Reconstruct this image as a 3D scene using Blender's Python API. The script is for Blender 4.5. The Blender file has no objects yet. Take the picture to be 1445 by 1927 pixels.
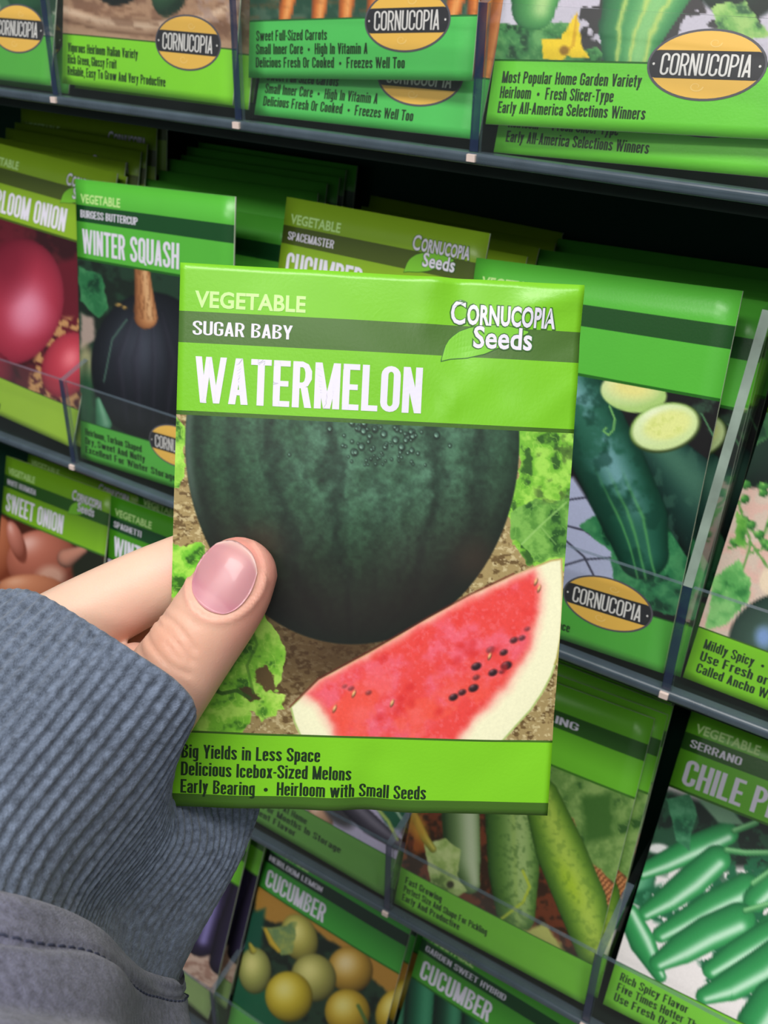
import bpy, bmesh, math, random
import numpy as np
from mathutils import Matrix, Vector

# ------------------------------------------------------------------ camera, world, lights, exposure
SC = bpy.context.scene
COL = SC.collection
LIFT = 1.30                                    # the rack's upper ledge stands 1.30 m above the floor
RC = np.array([[.83877025, .54405221, .02171791],
               [.28814373, -.40968311, -.86552466],
               [-.46199314, .73223422, -.50039524]])   # rows: right, down, forward
cam_d = bpy.data.cameras.new('camera')
cam = bpy.data.objects.new('camera', cam_d); COL.objects.link(cam)
cam.matrix_world = Matrix(((RC[0][0], -RC[1][0], -RC[2][0], .32305),
                           (RC[0][1], -RC[1][1], -RC[2][1], -.27211),
                           (RC[0][2], -RC[1][2], -RC[2][2], .05321 + LIFT),
                           (0, 0, 0, 1)))
cam_d.sensor_fit = 'VERTICAL'; cam_d.sensor_height = 24.0
cam_d.lens = 24.0 * 1858.09 / 1927
cam_d.clip_start = .01
cam_d.dof.use_dof = True
cam_d.dof.focus_distance = .222
cam_d.dof.aperture_fstop = cam_d.lens / 1.1     # a 1.1 mm wide opening: soft rack, sharp packet
SC.camera = cam

world = bpy.data.worlds.new('shop_air'); SC.world = world; world.use_nodes = True
world.node_tree.nodes['Background'].inputs[0].default_value = (.88, .95, 1.0, 1)
world.node_tree.nodes['Background'].inputs[1].default_value = .26

def ceiling_lamp(x, y, sx, sy, power, z=LIFT + 1.25):
    l = bpy.data.lights.new('ceiling_lamp', 'AREA'); l.shape = 'RECTANGLE'
    l.size = sx; l.size_y = sy; l.energy = power; l.color = (1.0, .975, .93)
    o = bpy.data.objects.new('ceiling_lamp', l); COL.objects.link(o)
    o.location = (x, y, z)
    return o
ceiling_lamp(.5, -.62, 1.2, .3, 27)
ceiling_lamp(1.5, -1.95, .7, .5, 9)
ceiling_lamp(.15, -1.5, 1.2, .3, 20)
SC.view_settings.view_transform = 'Standard'
SC.view_settings.look = 'None'
SC.view_settings.gamma = 1
SC.view_settings.use_curve_mapping = False
SC.view_settings.exposure = -0.17

# ------------------------------------------------------------------ helpers
def lin(c):
    return tuple(((v / 255) / 12.92 if v / 255 <= .04045 else ((v / 255 + .055) / 1.055) ** 2.4) for v in c)

MATS = {}
def mat(name, rgb, rough=.45, spec=.5, coat=0, noise=0, nscale=300, bump=0, bscale=900, metal=0):
    if name in MATS: return MATS[name]
    m = bpy.data.materials.new(name); m.use_nodes = True
    nt = m.node_tree; b = nt.nodes['Principled BSDF']
    b.inputs['Roughness'].default_value = rough
    b.inputs['Specular IOR Level'].default_value = spec
    b.inputs['Coat Weight'].default_value = coat
    b.inputs['Metallic'].default_value = metal
    c = lin(rgb) + (1,)
    b.inputs['Base Color'].default_value = c
    tc = nt.nodes.new('ShaderNodeTexCoord')
    if noise:
        n = nt.nodes.new('ShaderNodeTexNoise'); n.inputs['Scale'].default_value = nscale; n.inputs['Detail'].default_value = 4
        nt.links.new(tc.outputs['Object'], n.inputs['Vector'])
        r = nt.nodes.new('ShaderNodeMix'); r.data_type = 'RGBA'
        r.inputs[6].default_value = tuple(v * (1 - noise) for v in c[:3]) + (1,)
        r.inputs[7].default_value = tuple(min(1, v * (1 + noise)) for v in c[:3]) + (1,)
        nt.links.new(n.outputs['Fac'], r.inputs[0]); nt.links.new(r.outputs[2], b.inputs['Base Color'])
    if bump:
        n2 = nt.nodes.new('ShaderNodeTexNoise'); n2.inputs['Scale'].default_value = bscale
        nt.links.new(tc.outputs['Object'], n2.inputs['Vector'])
        bp = nt.nodes.new('ShaderNodeBump'); bp.inputs['Strength'].default_value = bump; bp.inputs['Distance'].default_value = .001
        nt.links.new(n2.outputs['Fac'], bp.inputs['Height']); nt.links.new(bp.outputs[0], b.inputs['Normal'])
    MATS[name] = m
    return m

def paper(name, rgb): return mat(name, rgb, rough=.33, spec=.5, noise=.05, nscale=60, bump=.04, bscale=1400)

def print_material():
    m = bpy.data.materials.new('printed_picture'); m.use_nodes = True
    nt = m.node_tree; b = nt.nodes['Principled BSDF']
    a = nt.nodes.new('ShaderNodeAttribute'); a.attribute_name = 'ink'
    tc = nt.nodes.new('ShaderNodeTexCoord')
    n = nt.nodes.new('ShaderNodeTexNoise'); n.inputs['Scale'].default_value = 1500; n.inputs['Detail'].default_value = 3
    nt.links.new(tc.outputs['Object'], n.inputs['Vector'])
    mr = nt.nodes.new('ShaderNodeMapRange'); mr.inputs['To Min'].default_value = .9; mr.inputs['To Max'].default_value = 1.1
    nt.links.new(n.outputs['Fac'], mr.inputs['Value'])
    vm = nt.nodes.new('ShaderNodeVectorMath'); vm.operation = 'SCALE'
    nt.links.new(a.outputs['Color'], vm.inputs[0]); nt.links.new(mr.outputs[0], vm.inputs['Scale'])
    nt.links.new(vm.outputs[0], b.inputs['Base Color'])
    b.inputs['Roughness'].default_value = .38; b.inputs['Specular IOR Level'].default_value = .42
    return m
M_PRINT = print_material()

def plastic(name, rgb, alpha, rough=.08):
    """clear acrylic sheet: see-through with a fresnel gloss, tinted where it is thick"""
    m = bpy.data.materials.new(name); m.use_nodes = True
    nt = m.node_tree; nt.nodes.clear()
    out = nt.nodes.new('ShaderNodeOutputMaterial')
    tr = nt.nodes.new('ShaderNodeBsdfTransparent'); tr.inputs[0].default_value = (.985, .99, .988, 1)
    pr = nt.nodes.new('ShaderNodeBsdfPrincipled'); pr.inputs['Base Color'].default_value = lin(rgb) + (1,)
    pr.inputs['Roughness'].default_value = .3
    gl = nt.nodes.new('ShaderNodeBsdfGlossy'); gl.inputs['Roughness'].default_value = rough
    fr = nt.nodes.new('ShaderNodeFresnel'); fr.inputs[0].default_value = 1.27
    tc = nt.nodes.new('ShaderNodeTexCoord')
    no = nt.nodes.new('ShaderNodeTexNoise'); no.inputs['Scale'].default_value = 90; no.inputs['Detail'].default_value = 5
    nt.links.new(tc.outputs['Object'], no.inputs['Vector'])
    mr = nt.nodes.new('ShaderNodeMapRange'); mr.inputs['From Min'].default_value = .3; mr.inputs['From Max'].default_value = .8
    mr.inputs['To Min'].default_value = alpha * .8; mr.inputs['To Max'].default_value = min(1, alpha * 1.25)
    nt.links.new(no.outputs['Fac'], mr.inputs['Value'])
    m1 = nt.nodes.new('ShaderNodeMixShader'); m2 = nt.nodes.new('ShaderNodeMixShader')
    nt.links.new(mr.outputs[0], m1.inputs[0]); nt.links.new(tr.outputs[0], m1.inputs[1]); nt.links.new(pr.outputs[0], m1.inputs[2])
    ge = nt.nodes.new('ShaderNodeNewGeometry'); sb = nt.nodes.new('ShaderNodeMath'); sb.operation = 'SUBTRACT'; sb.inputs[0].default_value = 1
    mu = nt.nodes.new('ShaderNodeMath'); mu.operation = 'MULTIPLY'; mu.use_clamp = True
    nt.links.new(ge.outputs['Backfacing'], sb.inputs[1]); nt.links.new(sb.outputs[0], mu.inputs[0]); nt.links.new(fr.outputs[0], mu.inputs[1])
    nt.links.new(mu.outputs[0], m2.inputs[0]); nt.links.new(m1.outputs[0], m2.inputs[1]); nt.links.new(gl.outputs[0], m2.inputs[2])
    nt.links.new(m2.outputs[0], out.inputs[0])
    return m

def mesh_obj(name, verts, faces, mats, parent=None, midx=None, smooth=False, ink=None):
    me = bpy.data.meshes.new(name)
    V = np.asarray(verts, dtype=np.float32).reshape(-1, 3)
    if isinstance(faces, np.ndarray):
        n = faces.shape[0]; k = faces.shape[1]
        me.vertices.add(len(V)); me.vertices.foreach_set('co', V.ravel())
        me.loops.add(n * k); me.loops.foreach_set('vertex_index', faces.astype(np.int32).ravel())
        me.polygons.add(n); me.polygons.foreach_set('loop_start', np.arange(0, n * k, k, dtype=np.int32))
        me.update(calc_edges=True)
    else:
        me.from_pydata([tuple(map(float, v)) for v in V], [], faces); me.update()
    for m in (mats if isinstance(mats, (list, tuple)) else [mats]): me.materials.append(m)
    if midx is not None: me.polygons.foreach_set('material_index', np.asarray(midx, dtype=np.int32))
    if smooth: me.polygons.foreach_set('use_smooth', [True] * len(me.polygons))
    if ink is not None:
        at = me.color_attributes.new('ink', 'FLOAT_COLOR', 'POINT')
        at.data.foreach_set('color', np.concatenate([ink, np.ones((len(ink), 1))], 1).astype(np.float32).ravel())
    me.validate()
    o = bpy.data.objects.new(name, me); COL.objects.link(o)
    if parent is not None: o.parent = parent
    return o

def empty(name, M=None):
    o = bpy.data.objects.new(name, None); COL.objects.link(o); o.empty_display_size = .02
    if M is not None: o.matrix_world = M
    return o

def tag(o, label, cat, group=None):
    o['label'] = label; o['category'] = cat
    if group: o['group'] = group

def box_geo(x0, x1, y0, y1, z0, z1, sh=0.0):
    """box; y is sheared by sh per unit z"""
    v = [(x, y + sh * z, z) for z in (z0, z1) for y in (y0, y1) for x in (x0, x1)]
    f = [(0, 2, 3, 1), (4, 5, 7, 6), (0, 1, 5, 4), (2, 6, 7, 3), (0, 4, 6, 2), (1, 3, 7, 5)]
    return v, f
def join_geo(parts):
    V = []; F = []
    for v, f in parts:
        o = len(V); V += list(v); F += [tuple(i + o for i in g) for g in f]
    return V, F

# ------------------------------------------------------------------ numpy painter for the printed pictures
def smooth01(a, b, x):
    t = np.clip((x - a) / (b - a + 1e-9), 0, 1); return t * t * (3 - 2 * t)
def vnoise(X, Y, seed=0):
    xi = np.floor(X).astype(np.int64); yi = np.floor(Y).astype(np.int64)
    fx = X - xi; fy = Y - yi; fx = fx * fx * (3 - 2 * fx); fy = fy * fy * (3 - 2 * fy)
    def h(a, b):
        n = (a * 374761393 + b * 668265263 + seed * 1442695041) & 0xffffffff
        n = ((n ^ (n >> 13)) * 1274126177) & 0xffffffff
        return ((n ^ (n >> 16)) & 0xffff) / 65535.0
    return (h(xi, yi) * (1 - fx) + h(xi + 1, yi) * fx) * (1 - fy) + (h(xi, yi + 1) * (1 - fx) + h(xi + 1, yi + 1) * fx) * fy
def fbm(X, Y, s, seed=0, o=4):
    r = 0; a = .5; t = 0
    for k in range(o):
        r = r + a * vnoise(X / s * 2 ** k, Y / s * 2 ** k, seed + k * 17); t += a; a *= .55
    return r / t

class Art:
    """paints on the picture's own grid; X, Y are print design units"""
    def __init__(s, X, Y):
        s.X, s.Y = X, Y; s.I = np.zeros(X.shape + (3,)); s.flat = False; s.px = abs(X[0, 1] - X[0, 0]) + .6
    def put(s, m, c):
        c = np.array(c, float) if not isinstance(c, np.ndarray) else c
        s.I = s.I * (1 - m[..., None]) + c * m[..., None]
    def bg(s, c): s.I[:] = c
    def mottle(s, scale, c, amt=1, lo=.45, hi=.65, seed=0, m=None, o=4, ax=1, ay=1):
        n = smooth01(lo, hi, fbm(s.X * ax, s.Y * ay, scale, seed, o)) * amt
        s.put(n if m is None else n * m, c)
    def wob(s, amp, scale, seed):
        if not amp: return s.X, s.Y
        return (s.X + amp * 2 * (fbm(s.X, s.Y, scale, seed, 3) - .5), s.Y + amp * 2 * (fbm(s.X, s.Y, scale, seed + 5, 3) - .5))
    def poly(s, pts, c=None, soft=2, wob=0, ws=20, seed=1):
        X, Y = s.wob(wob, ws, seed)
        P = np.array(pts, float); ins = np.zeros(X.shape, bool); d = np.full(X.shape, 1e9)
        for i in range(len(P)):
            (x1, y1), (x2, y2) = P[i], P[(i + 1) % len(P)]
            cr = ((y1 > Y) != (y2 > Y)) & (X < (x2 - x1) * (Y - y1) / (y2 - y1 + 1e-12) + x1); ins ^= cr
            L = (x2 - x1) ** 2 + (y2 - y1) ** 2 + 1e-9
            t = np.clip(((X - x1) * (x2 - x1) + (Y - y1) * (y2 - y1)) / L, 0, 1)
            d = np.minimum(d, np.hypot(X - x1 - t * (x2 - x1), Y - y1 - t * (y2 - y1)))
        m = np.clip(.5 + np.where(ins, d, -d) / soft, 0, 1)
        if c is not None: s.put(m, c)
        s.d = np.where(ins, d, 0)
        return m
    def ell(s, cx, cy, rx, ry, ang=0, c=(200, 60, 60), hi=None, lo=None, L=(-.4, -.6), soft=2, wob=0, power=18, amb=.35, hs=.8, seed=3, m=None):
        X, Y = s.wob(wob, 15, seed); a = math.radians(ang)
        x = ((X - cx) * math.cos(a) + (Y - cy) * math.sin(a)) / rx; y = (-(X - cx) * math.sin(a) + (Y - cy) * math.cos(a)) / ry
        r = np.hypot(x, y); mk = np.clip(.5 + (1 - r) * min(rx, ry) / soft, 0, 1)
        if m is not None: mk = mk * m
        z = np.sqrt(np.clip(1 - r * r, 0, 1)); nx = x * math.cos(a) - y * math.sin(a); ny = x * math.sin(a) + y * math.cos(a)
        lz = math.sqrt(max(.05, 1 - L[0] ** 2 - L[1] ** 2)); dif = np.clip(nx * L[0] + ny * L[1] + z * lz, 0, 1)
        s.flat = soft >= 4; s.shade(mk, dif, c, hi, lo, power, amb, hs); s.flat = False
        return mk
    def shade(s, mk, dif, c, hi, lo, power, amb, hs):
        c = np.array(c, float)
        if lo is None and hi is None and s.flat: s.put(mk, c); return
        lo = np.array(lo, float) if lo is not None else c * amb
        col = lo + (c - lo) * dif[..., None] ** .8
        if hi is not None: col = col + (np.array(hi, float) - col) * (hs * dif ** power)[..., None]
        s.put(mk, col)
    def cap(s, pts, rad, c, hi=None, lo=None, power=10, soft=2, amb=.35, hs=.8, side=-.35, m=None):
        """a round body swept along a polyline (cucumber, pepper, carrot, stem)"""
        P = np.array(pts, float); best = np.full(s.X.shape, 1e9); off = np.zeros(s.X.shape); R = np.ones(s.X.shape); T = np.zeros(s.X.shape)
        for i in range(len(P) - 1):
            (x1, y1), (x2, y2) = P[i], P[i + 1]; L2 = (x2 - x1) ** 2 + (y2 - y1) ** 2 + 1e-9; L = math.sqrt(L2)
            t = np.clip(((s.X - x1) * (x2 - x1) + (s.Y - y1) * (y2 - y1)) / L2, 0, 1)
            r = rad[i] + (rad[i + 1] - rad[i]) * t
            dx = s.X - x1 - t * (x2 - x1); dy = s.Y - y1 - t * (y2 - y1); d = np.hypot(dx, dy) / r
            sg = (dx * -(y2 - y1) + dy * (x2 - x1)) / L / r
            k = d < best; best = np.where(k, d, best); off = np.where(k, sg, off); R = np.where(k, r, R); T = np.where(k, i + t, T)
        mk = np.clip(.5 + (1 - best) * R / soft, 0, 1)
        if m is not None: mk = mk * m
        z = np.sqrt(np.clip(1 - best ** 2, 0, 1)); dif = np.clip(off * side + z * math.sqrt(1 - side ** 2), 0, 1)
        s.shade(mk, dif, c, hi, lo, power, amb, hs)
        s.off = off; s.T = T
        return mk
    def line(s, pts, w, c, a=1): 
        P = np.array(pts, float); best = np.full(s.X.shape, 1e9)
        for i in range(len(P) - 1):
            (x1, y1), (x2, y2) = P[i], P[i + 1]; L2 = (x2 - x1) ** 2 + (y2 - y1) ** 2 + 1e-9
            t = np.clip(((s.X - x1) * (x2 - x1) + (s.Y - y1) * (y2 - y1)) / L2, 0, 1)
            best = np.minimum(best, np.hypot(s.X - x1 - t * (x2 - x1), s.Y - y1 - t * (y2 - y1)))
        s.put(np.clip(.5 + (w / 2 - best) / 1.6, 0, 1) * a, c)
    def lettuce(s, pts, seed=1, base=(120, 185, 50), dark=(45, 95, 25), light=(175, 225, 90), wob=13):
        m = s.poly(pts, None, 2, wob, 22, seed)
        n = fbm(s.X, s.Y, 26, seed + 3, 4)
        col = np.array(dark, float) + (np.array(base, float) - np.array(dark)) * smooth01(.26, .44, n)[..., None]
        col = col + (np.array(light, float) - col) * (.8 * smooth01(.46, .7, n))[..., None]
        v = np.abs(fbm(s.X, s.Y, 17, seed + 9, 2) - .5); col = col + (np.array(light, float) - col) * (.5 * smooth01(.04, .0, v))[..., None]
        edge = smooth01(7, 0, s.d)[..., None] * .35
        s.put(m, col + (np.array(light, float) - col) * edge)
    def soil(s, c=(150, 128, 85), d=(70, 50, 30), l=(205, 190, 150), sc=9, seed=4):
        s.bg(c); s.mottle(sc, d, .8, .5, .68, seed, o=3, ax=.7); s.mottle(sc * .8, l, .7, .55, .7, seed + 4, o=3, ay=1.4)

def art_watermelon(A):
    X, Y = A.X, A.Y
    A.soil((158, 138, 92), (88, 66, 36), (208, 194, 150), 9)
    sh = smooth01(170, 0, np.hypot((X - 640) * .55, (Y - 1215) * 1.0)) ; A.put(sh * .8, (52, 34, 18))
    A.lettuce([(940, 760), (1090, 770), (1085, 900), (1060, 1060), (985, 1050), (955, 1000), (945, 930), (975, 850)], 3, (112, 178, 52), (50, 92, 34), (165, 218, 88), 12)
    A.lettuce([(960, 1000), (955, 950), (990, 925), (1040, 930), (1085, 880), (1085, 1010), (1050, 1035), (1000, 1045)], 33, (84, 140, 54), (40, 84, 34), (130, 184, 84), 10)
    A.line([(975, 1010), (1010, 975), (1060, 930)], 4, (150, 196, 110), .6); A.line([(1010, 975), (1040, 1010)], 3, (140, 186, 100), .5)
    A.mottle(24, (60, 84, 40), .7, .5, .68, 12, A.poly([(1005, 790), (1080, 790), (1070, 930), (1000, 930)], None, 12))
    A.lettuce([(325, 760), (352, 790), (350, 870), (343, 905), (325, 905)], 8, (130, 190, 60))
    A.lettuce([(320, 1020), (380, 1010), (410, 1060), (360, 1110), (320, 1110)], 9, (110, 190, 50))
    # melon: a big dark globe with darker lobes
    cx, cy, rx, ry = 662, 815, 309, 384
    m = np.clip(.5 + (1 - np.hypot((X - cx) / rx, (Y - cy) / ry)) * rx / 3, 0, 1)
    x = np.clip((X - cx) / rx, -1, 1); y = (Y - cy) / ry
    z = np.sqrt(np.clip(1 - x * x - y * y, 0, 1))
    lon = np.arcsin(np.clip(x / np.sqrt(np.clip(1 - y * y, .03, 1)), -1, 1))
    n = fbm(X, Y, 40, 21, 5); n2 = fbm(X, Y, 9, 31, 3)
    col = np.zeros(X.shape + (3,)); base = np.array((36, 66, 44.)); lite = np.array((84, 124, 102.)); dark = np.array((14, 26, 20.))
    g = smooth01(1.25, .0, np.hypot((X - 700) / 320, (Y - 800) / 250))
    col[:] = base; col += (lite - base) * (g * (.6 + 1.1 * (n - .35)))[..., None]
    st = np.zeros(X.shape)
    for l0, w, a in ((-1.18, .10, .7), (-.84, .08, .6), (-.5, .07, .8), (-.14, .06, .75), (.14, .05, .35), (.5, .06, .75), (.86, .1, .7), (-.32, .03, .3), (.32, .03, .3)):
        st = np.maximum(st, a * np.exp(-((lon - l0 - .12 * (n - .5) * 2 - .08 * y) / w) ** 2))
    col += (np.array((20, 36, 28.)) - col) * (st * .85)[..., None]
    col *= (.72 + .6 * n2)[..., None]
    dk = smooth01(.3, 1.0, y + .3 * np.abs(x)); col += (np.array((26, 17, 16.)) - col) * (.85 * dk)[..., None]
    col += (dark - col) * (smooth01(.62, .1, z) * .55)[..., None]
    for bx, by, br in ((500, 1010, 60), (890, 1040, 70)):
        col += (np.array((62, 44, 34.)) - col) * (.5 * smooth01(br, 0, np.hypot(X - bx, Y - by)))[..., None]
    A.put(m, col)
    edge = m * smooth01(14, 0, np.abs(np.hypot((X - cx) / rx, (Y - cy) / ry) - .985) * 300) * (x < -.3)
    A.put(edge * .45 * smooth01(1020, 860, Y), (110, 128, 120))
    rnd = random.Random(5)
    for k in range(95):
        px = rnd.gauss(720, 48); py = rnd.uniform(770, 865) - abs(rnd.gauss(0, 8)); r = rnd.choice((2.2, 3, 3.4, 5, 6.5)) if py < 840 else rnd.uniform(1.8, 3)
        A.ell(px, py + .8, r, r * 1.2, 0, (14, 26, 20), soft=4, m=np.full(X.shape, .8)); A.ell(px - .4, py - .6, r * .72, r * .85, 0, (84, 122, 104), (150, 184, 168), (40, 64, 54), L=(-.3, .5), power=8, soft=2)
    # lettuce at the lower left
    A.lettuce([(330, 1290), (390, 1240), (450, 1130), (500, 1120), (525, 1180), (540, 1230), (520, 1290), (535, 1320), (500, 1345), (475, 1330), (470, 1375), (310, 1375)], 5, (122, 190, 52), (58, 112, 30), (180, 225, 96), 14)
    A.poly([(455, 1282), (475, 1278), (500, 1300), (478, 1306), (468, 1298)], (72, 62, 34), 3, 5, 9); A.poly([(488, 1245), (505, 1238), (520, 1258), (522, 1290), (500, 1282), (486, 1268)], (92, 74, 42), 3, 6, 9)
    A.line([(400, 1280), (425, 1292), (452, 1286), (476, 1300)], 7, (48, 84, 26), .8); A.line([(470, 1150), (488, 1200), (470, 1240), (482, 1290)], 5, (70, 120, 34), .6); A.line([(440, 1180), (455, 1215), (440, 1250)], 5, (64, 112, 32), .6)
    A.lettuce([(505, 1290), (540, 1288), (532, 1320), (508, 1340), (485, 1330), (490, 1305)], 15, (132, 196, 56), (70, 128, 34), (190, 228, 104), 8)
    # slice
    out = [(549, 1316), (600, 1266), (700, 1210), (800, 1150), (880, 1105), (960, 1068), (1030, 1040), (1052, 1037), (1054, 1075), (1054, 1115), (1053, 1152), (1050, 1190), (1043, 1228), (1031, 1262), (1014, 1294), (993, 1325), (965, 1355), (925, 1400), (580, 1400), (556, 1345)]
    rind = A.poly(out, None, 2); A.put(rind, (236, 234, 198)); dd = A.d
    A.put(rind * smooth01(5, 0, dd) * (Y > 1180), (150, 180, 90))
    A.put(rind * smooth01(6, 0, dd) * (Y <= 1240) * .7, (150, 120, 40))
    fl = [(572, 1296), (600, 1268), (700, 1212), (800, 1152), (880, 1108), (960, 1072), (1000, 1058), (1014, 1090), (1011, 1130), (1003, 1170), (990, 1208), (971, 1246), (946, 1282), (915, 1316), (880, 1350), (850, 1400), (640, 1400), (622, 1350), (600, 1310)]
    f = A.poly(fl, None, 40, 5, 30, 6) * rind
    A.put(smooth01(.0, .8, f), (238, 172, 160)); A.put(smooth01(.35, .95, f), (226, 70, 66))
    A.mottle(52, (232, 104, 128), .7, .4, .64, 41, smooth01(.5, 1, f)); A.mottle(20, (220, 56, 52), .5, .5, .72, 44, smooth01(.4, 1, f))
    A.mottle(7, (240, 130, 146), .3, .5, .75, 47, smooth01(.5, 1, f)); A.mottle(60, (236, 92, 72), .6, .5, .64, 50, smooth01(.5, 1, f) * smooth01(1200, 1330, Y))
    A.line([(549, 1316), (600, 1264), (700, 1208), (800, 1148), (880, 1104), (960, 1066)], 4, (96, 30, 24), .6)
    for sx, sy, q, a in ((848, 1299, 9, 1), (864, 1290, 8, .9), (885, 1282, 10, 1), (890, 1262, 7, .6), (890, 1241, 10, 1), (921, 1253, 9, 1), (946, 1240, 11, 1), (941, 1215, 8, .9), (938, 1251, 6, .7),
                        (917, 1210, 9, .5), (960, 1192, 8, .8), (975, 1188, 7, .7), (985, 1171, 6, .5), (660, 1262 + 20, 6, .5), (692, 1290, 6, .5), (648, 1278, 5, .4)):
        A.ell(sx, sy, q * .95, q * .68, -25, (56, 34, 40), (140, 96, 104), (34, 18, 24), soft=4, power=8, m=np.full(X.shape, a))
    for sx, sy in ((665, 1292), (630, 1320), (915, 1222), (1002, 1082), (1008, 1095), (735, 1310)): A.ell(sx, sy, 3, 7, 20, (248, 190, 130), soft=3)
    for k in range(16):
        A.ell(rnd.uniform(680, 960), rnd.uniform(1190, 1340), 7, 10, rnd.uniform(0, 90), (205, 40, 42), soft=8, m=smooth01(.7, 1, f) * .55)
def art_zucchini(A):
    A.bg((176, 138, 110)); A.mottle(30, (120, 84, 66), .7, seed=3)
    A.ell(225, -60, 60, 75, 0, (60, 68, 58), (120, 130, 120), (22, 26, 24)); A.ell(325, -25, 36, 62, 10, (66, 110, 74), (150, 190, 150), (26, 48, 34))
    A.cap([(120, 25), (190, 48), (280, 58), (380, 45), (460, 10)], (14, 14, 14, 14, 14), (196, 158, 130), (226, 196, 170), (120, 86, 66))
    A.mottle(10, (130, 92, 70), .6, .5, .62, 5, A.poly([(110, 20), (460, 0), (460, 60), (110, 60)], None, 4), ax=.3)
    A.mottle(14, (168, 140, 130), .7, .5, .65, 6, A.poly([(360, -80), (480, -80), (470, 60), (380, 40)], None, 8))
    A.poly([(120, 50), (300, 80), (450, 80), (450, 110), (110, 110)], (186, 150, 122), 6)
def art_carrots(A):
    A.bg((40, 78, 60)); A.mottle(26, (96, 120, 100), .6, seed=7)
    for x0, x1, r in ((560, 535, 17), (615, 600, 17), (660, 652, 17), (715, 705, 17), (765, 760, 18), (880, 845, 19), (905, 893, 20), (925, 905, 18)):
        A.cap([(x0 + 20, -430), (x0 + 5, -100), (x1, 60)], (r * 1.4, r * 1.25, r * .6), (226, 124, 52), (250, 180, 110), (120, 56, 30), side=-.2)
    A.mottle(6, (150, 80, 40), .3, .55, .7, 9, ax=.2)
def art_slicer(A):
    A.bg((58, 56, 58)); A.mottle(50, (196, 190, 205), 1, .48, .52, 4)
    A.poly([(900, -100), (985, -100), (975, 60), (930, 125), (900, 125)], (205, 200, 215), 10)
    A.lettuce([(920, 40), (1010, 55), (1075, 45), (1060, 90), (1130, 100), (1135, 130), (910, 130)], 4, (64, 130, 72), (30, 70, 44), (110, 170, 100), 10)
    A.cap([(1020, -200), (1015, -60), (1005, 20)], (60, 62, 42), (82, 158, 84), (190, 220, 150), (34, 90, 52))
    A.cap([(1265, -260), (1235, -60), (1190, 60), (1178, 150)], (90, 92, 62, 40), (74, 156, 92), (150, 205, 130), (28, 86, 54))
    mk = A.cap([(1265, -260), (1235, -60), (1190, 60), (1178, 150)], (90, 92, 62, 40), (70, 150, 88), (150, 205, 130), (28, 86, 54))
    for a, b in ((-.62, .05), (-.1, .05), (.42, .05)):
        A.put(mk * np.exp(-((A.off - a + .12 * (fbm(A.X, A.Y, 26, 5, 3) - .5) * 2) / .07) ** 2) * .85, (190, 210, 110))
    A.ell(1385, -20, 80, 60, 20, (34, 60, 46), (80, 110, 90), (12, 28, 22), soft=8)
    A.lettuce([(1340, 20), (1400, 5), (1425, 45), (1450, 70), (1400, 90), (1350, 75)], 7, (120, 176, 90), (50, 96, 60), (170, 205, 120), 8)
    A.poly([(1087, 28), (1097, 92), (1110, 115), (1068, 112), (1060, 122), (1022, 115), (1020, 80), (1056, 78)], (240, 204, 40), 2, 3, 10)
    A.line([(1087, 32), (1080, 90), (1062, 105)], 5, (212, 160, 30), .8); A.ell(1063, 100, 9, 9, 0, (150, 110, 30), soft=5)
def art_sprout(A):
    A.bg((70, 110, 80)); A.mottle(20, (200, 196, 180), .9, .45, .6, 3); A.ell(70, -40, 60, 80, 0, (60, 120, 70), (150, 190, 140), (20, 60, 40))
def art_onion(A):
    A.bg((82, 26, 34)); A.mottle(26, (40, 14, 20), .8, .4, .65, 5)
    A.poly([(95, 500), (200, 470), (150, 640), (110, 640)], (96, 22, 36), 12)
    A.mottle(10, (196, 150, 96), .9, .4, .5, 6, A.poly([(60, 690), (100, 600), (160, 600), (155, 800), (40, 800)], None, 8))
    A.ell(30, 570, 88, 120, 10, (176, 52, 74), (238, 170, 196), (84, 18, 34), L=(.25, .15), power=14)
    A.ell(60, 600, 30, 26, 0, (214, 120, 146), soft=36, m=np.full(A.X.shape, .5)); A.ell(14, 490, 36, 60, 0, (110, 24, 44), soft=40, m=np.full(A.X.shape, .6))
    A.ell(125, 690, 46, 64, 20, (190, 62, 78), (236, 130, 140), (110, 24, 40), L=(.1, -.2)); A.ell(-30, 720, 60, 60, 0, (150, 40, 60), (220, 130, 150), (70, 16, 30))
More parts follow.
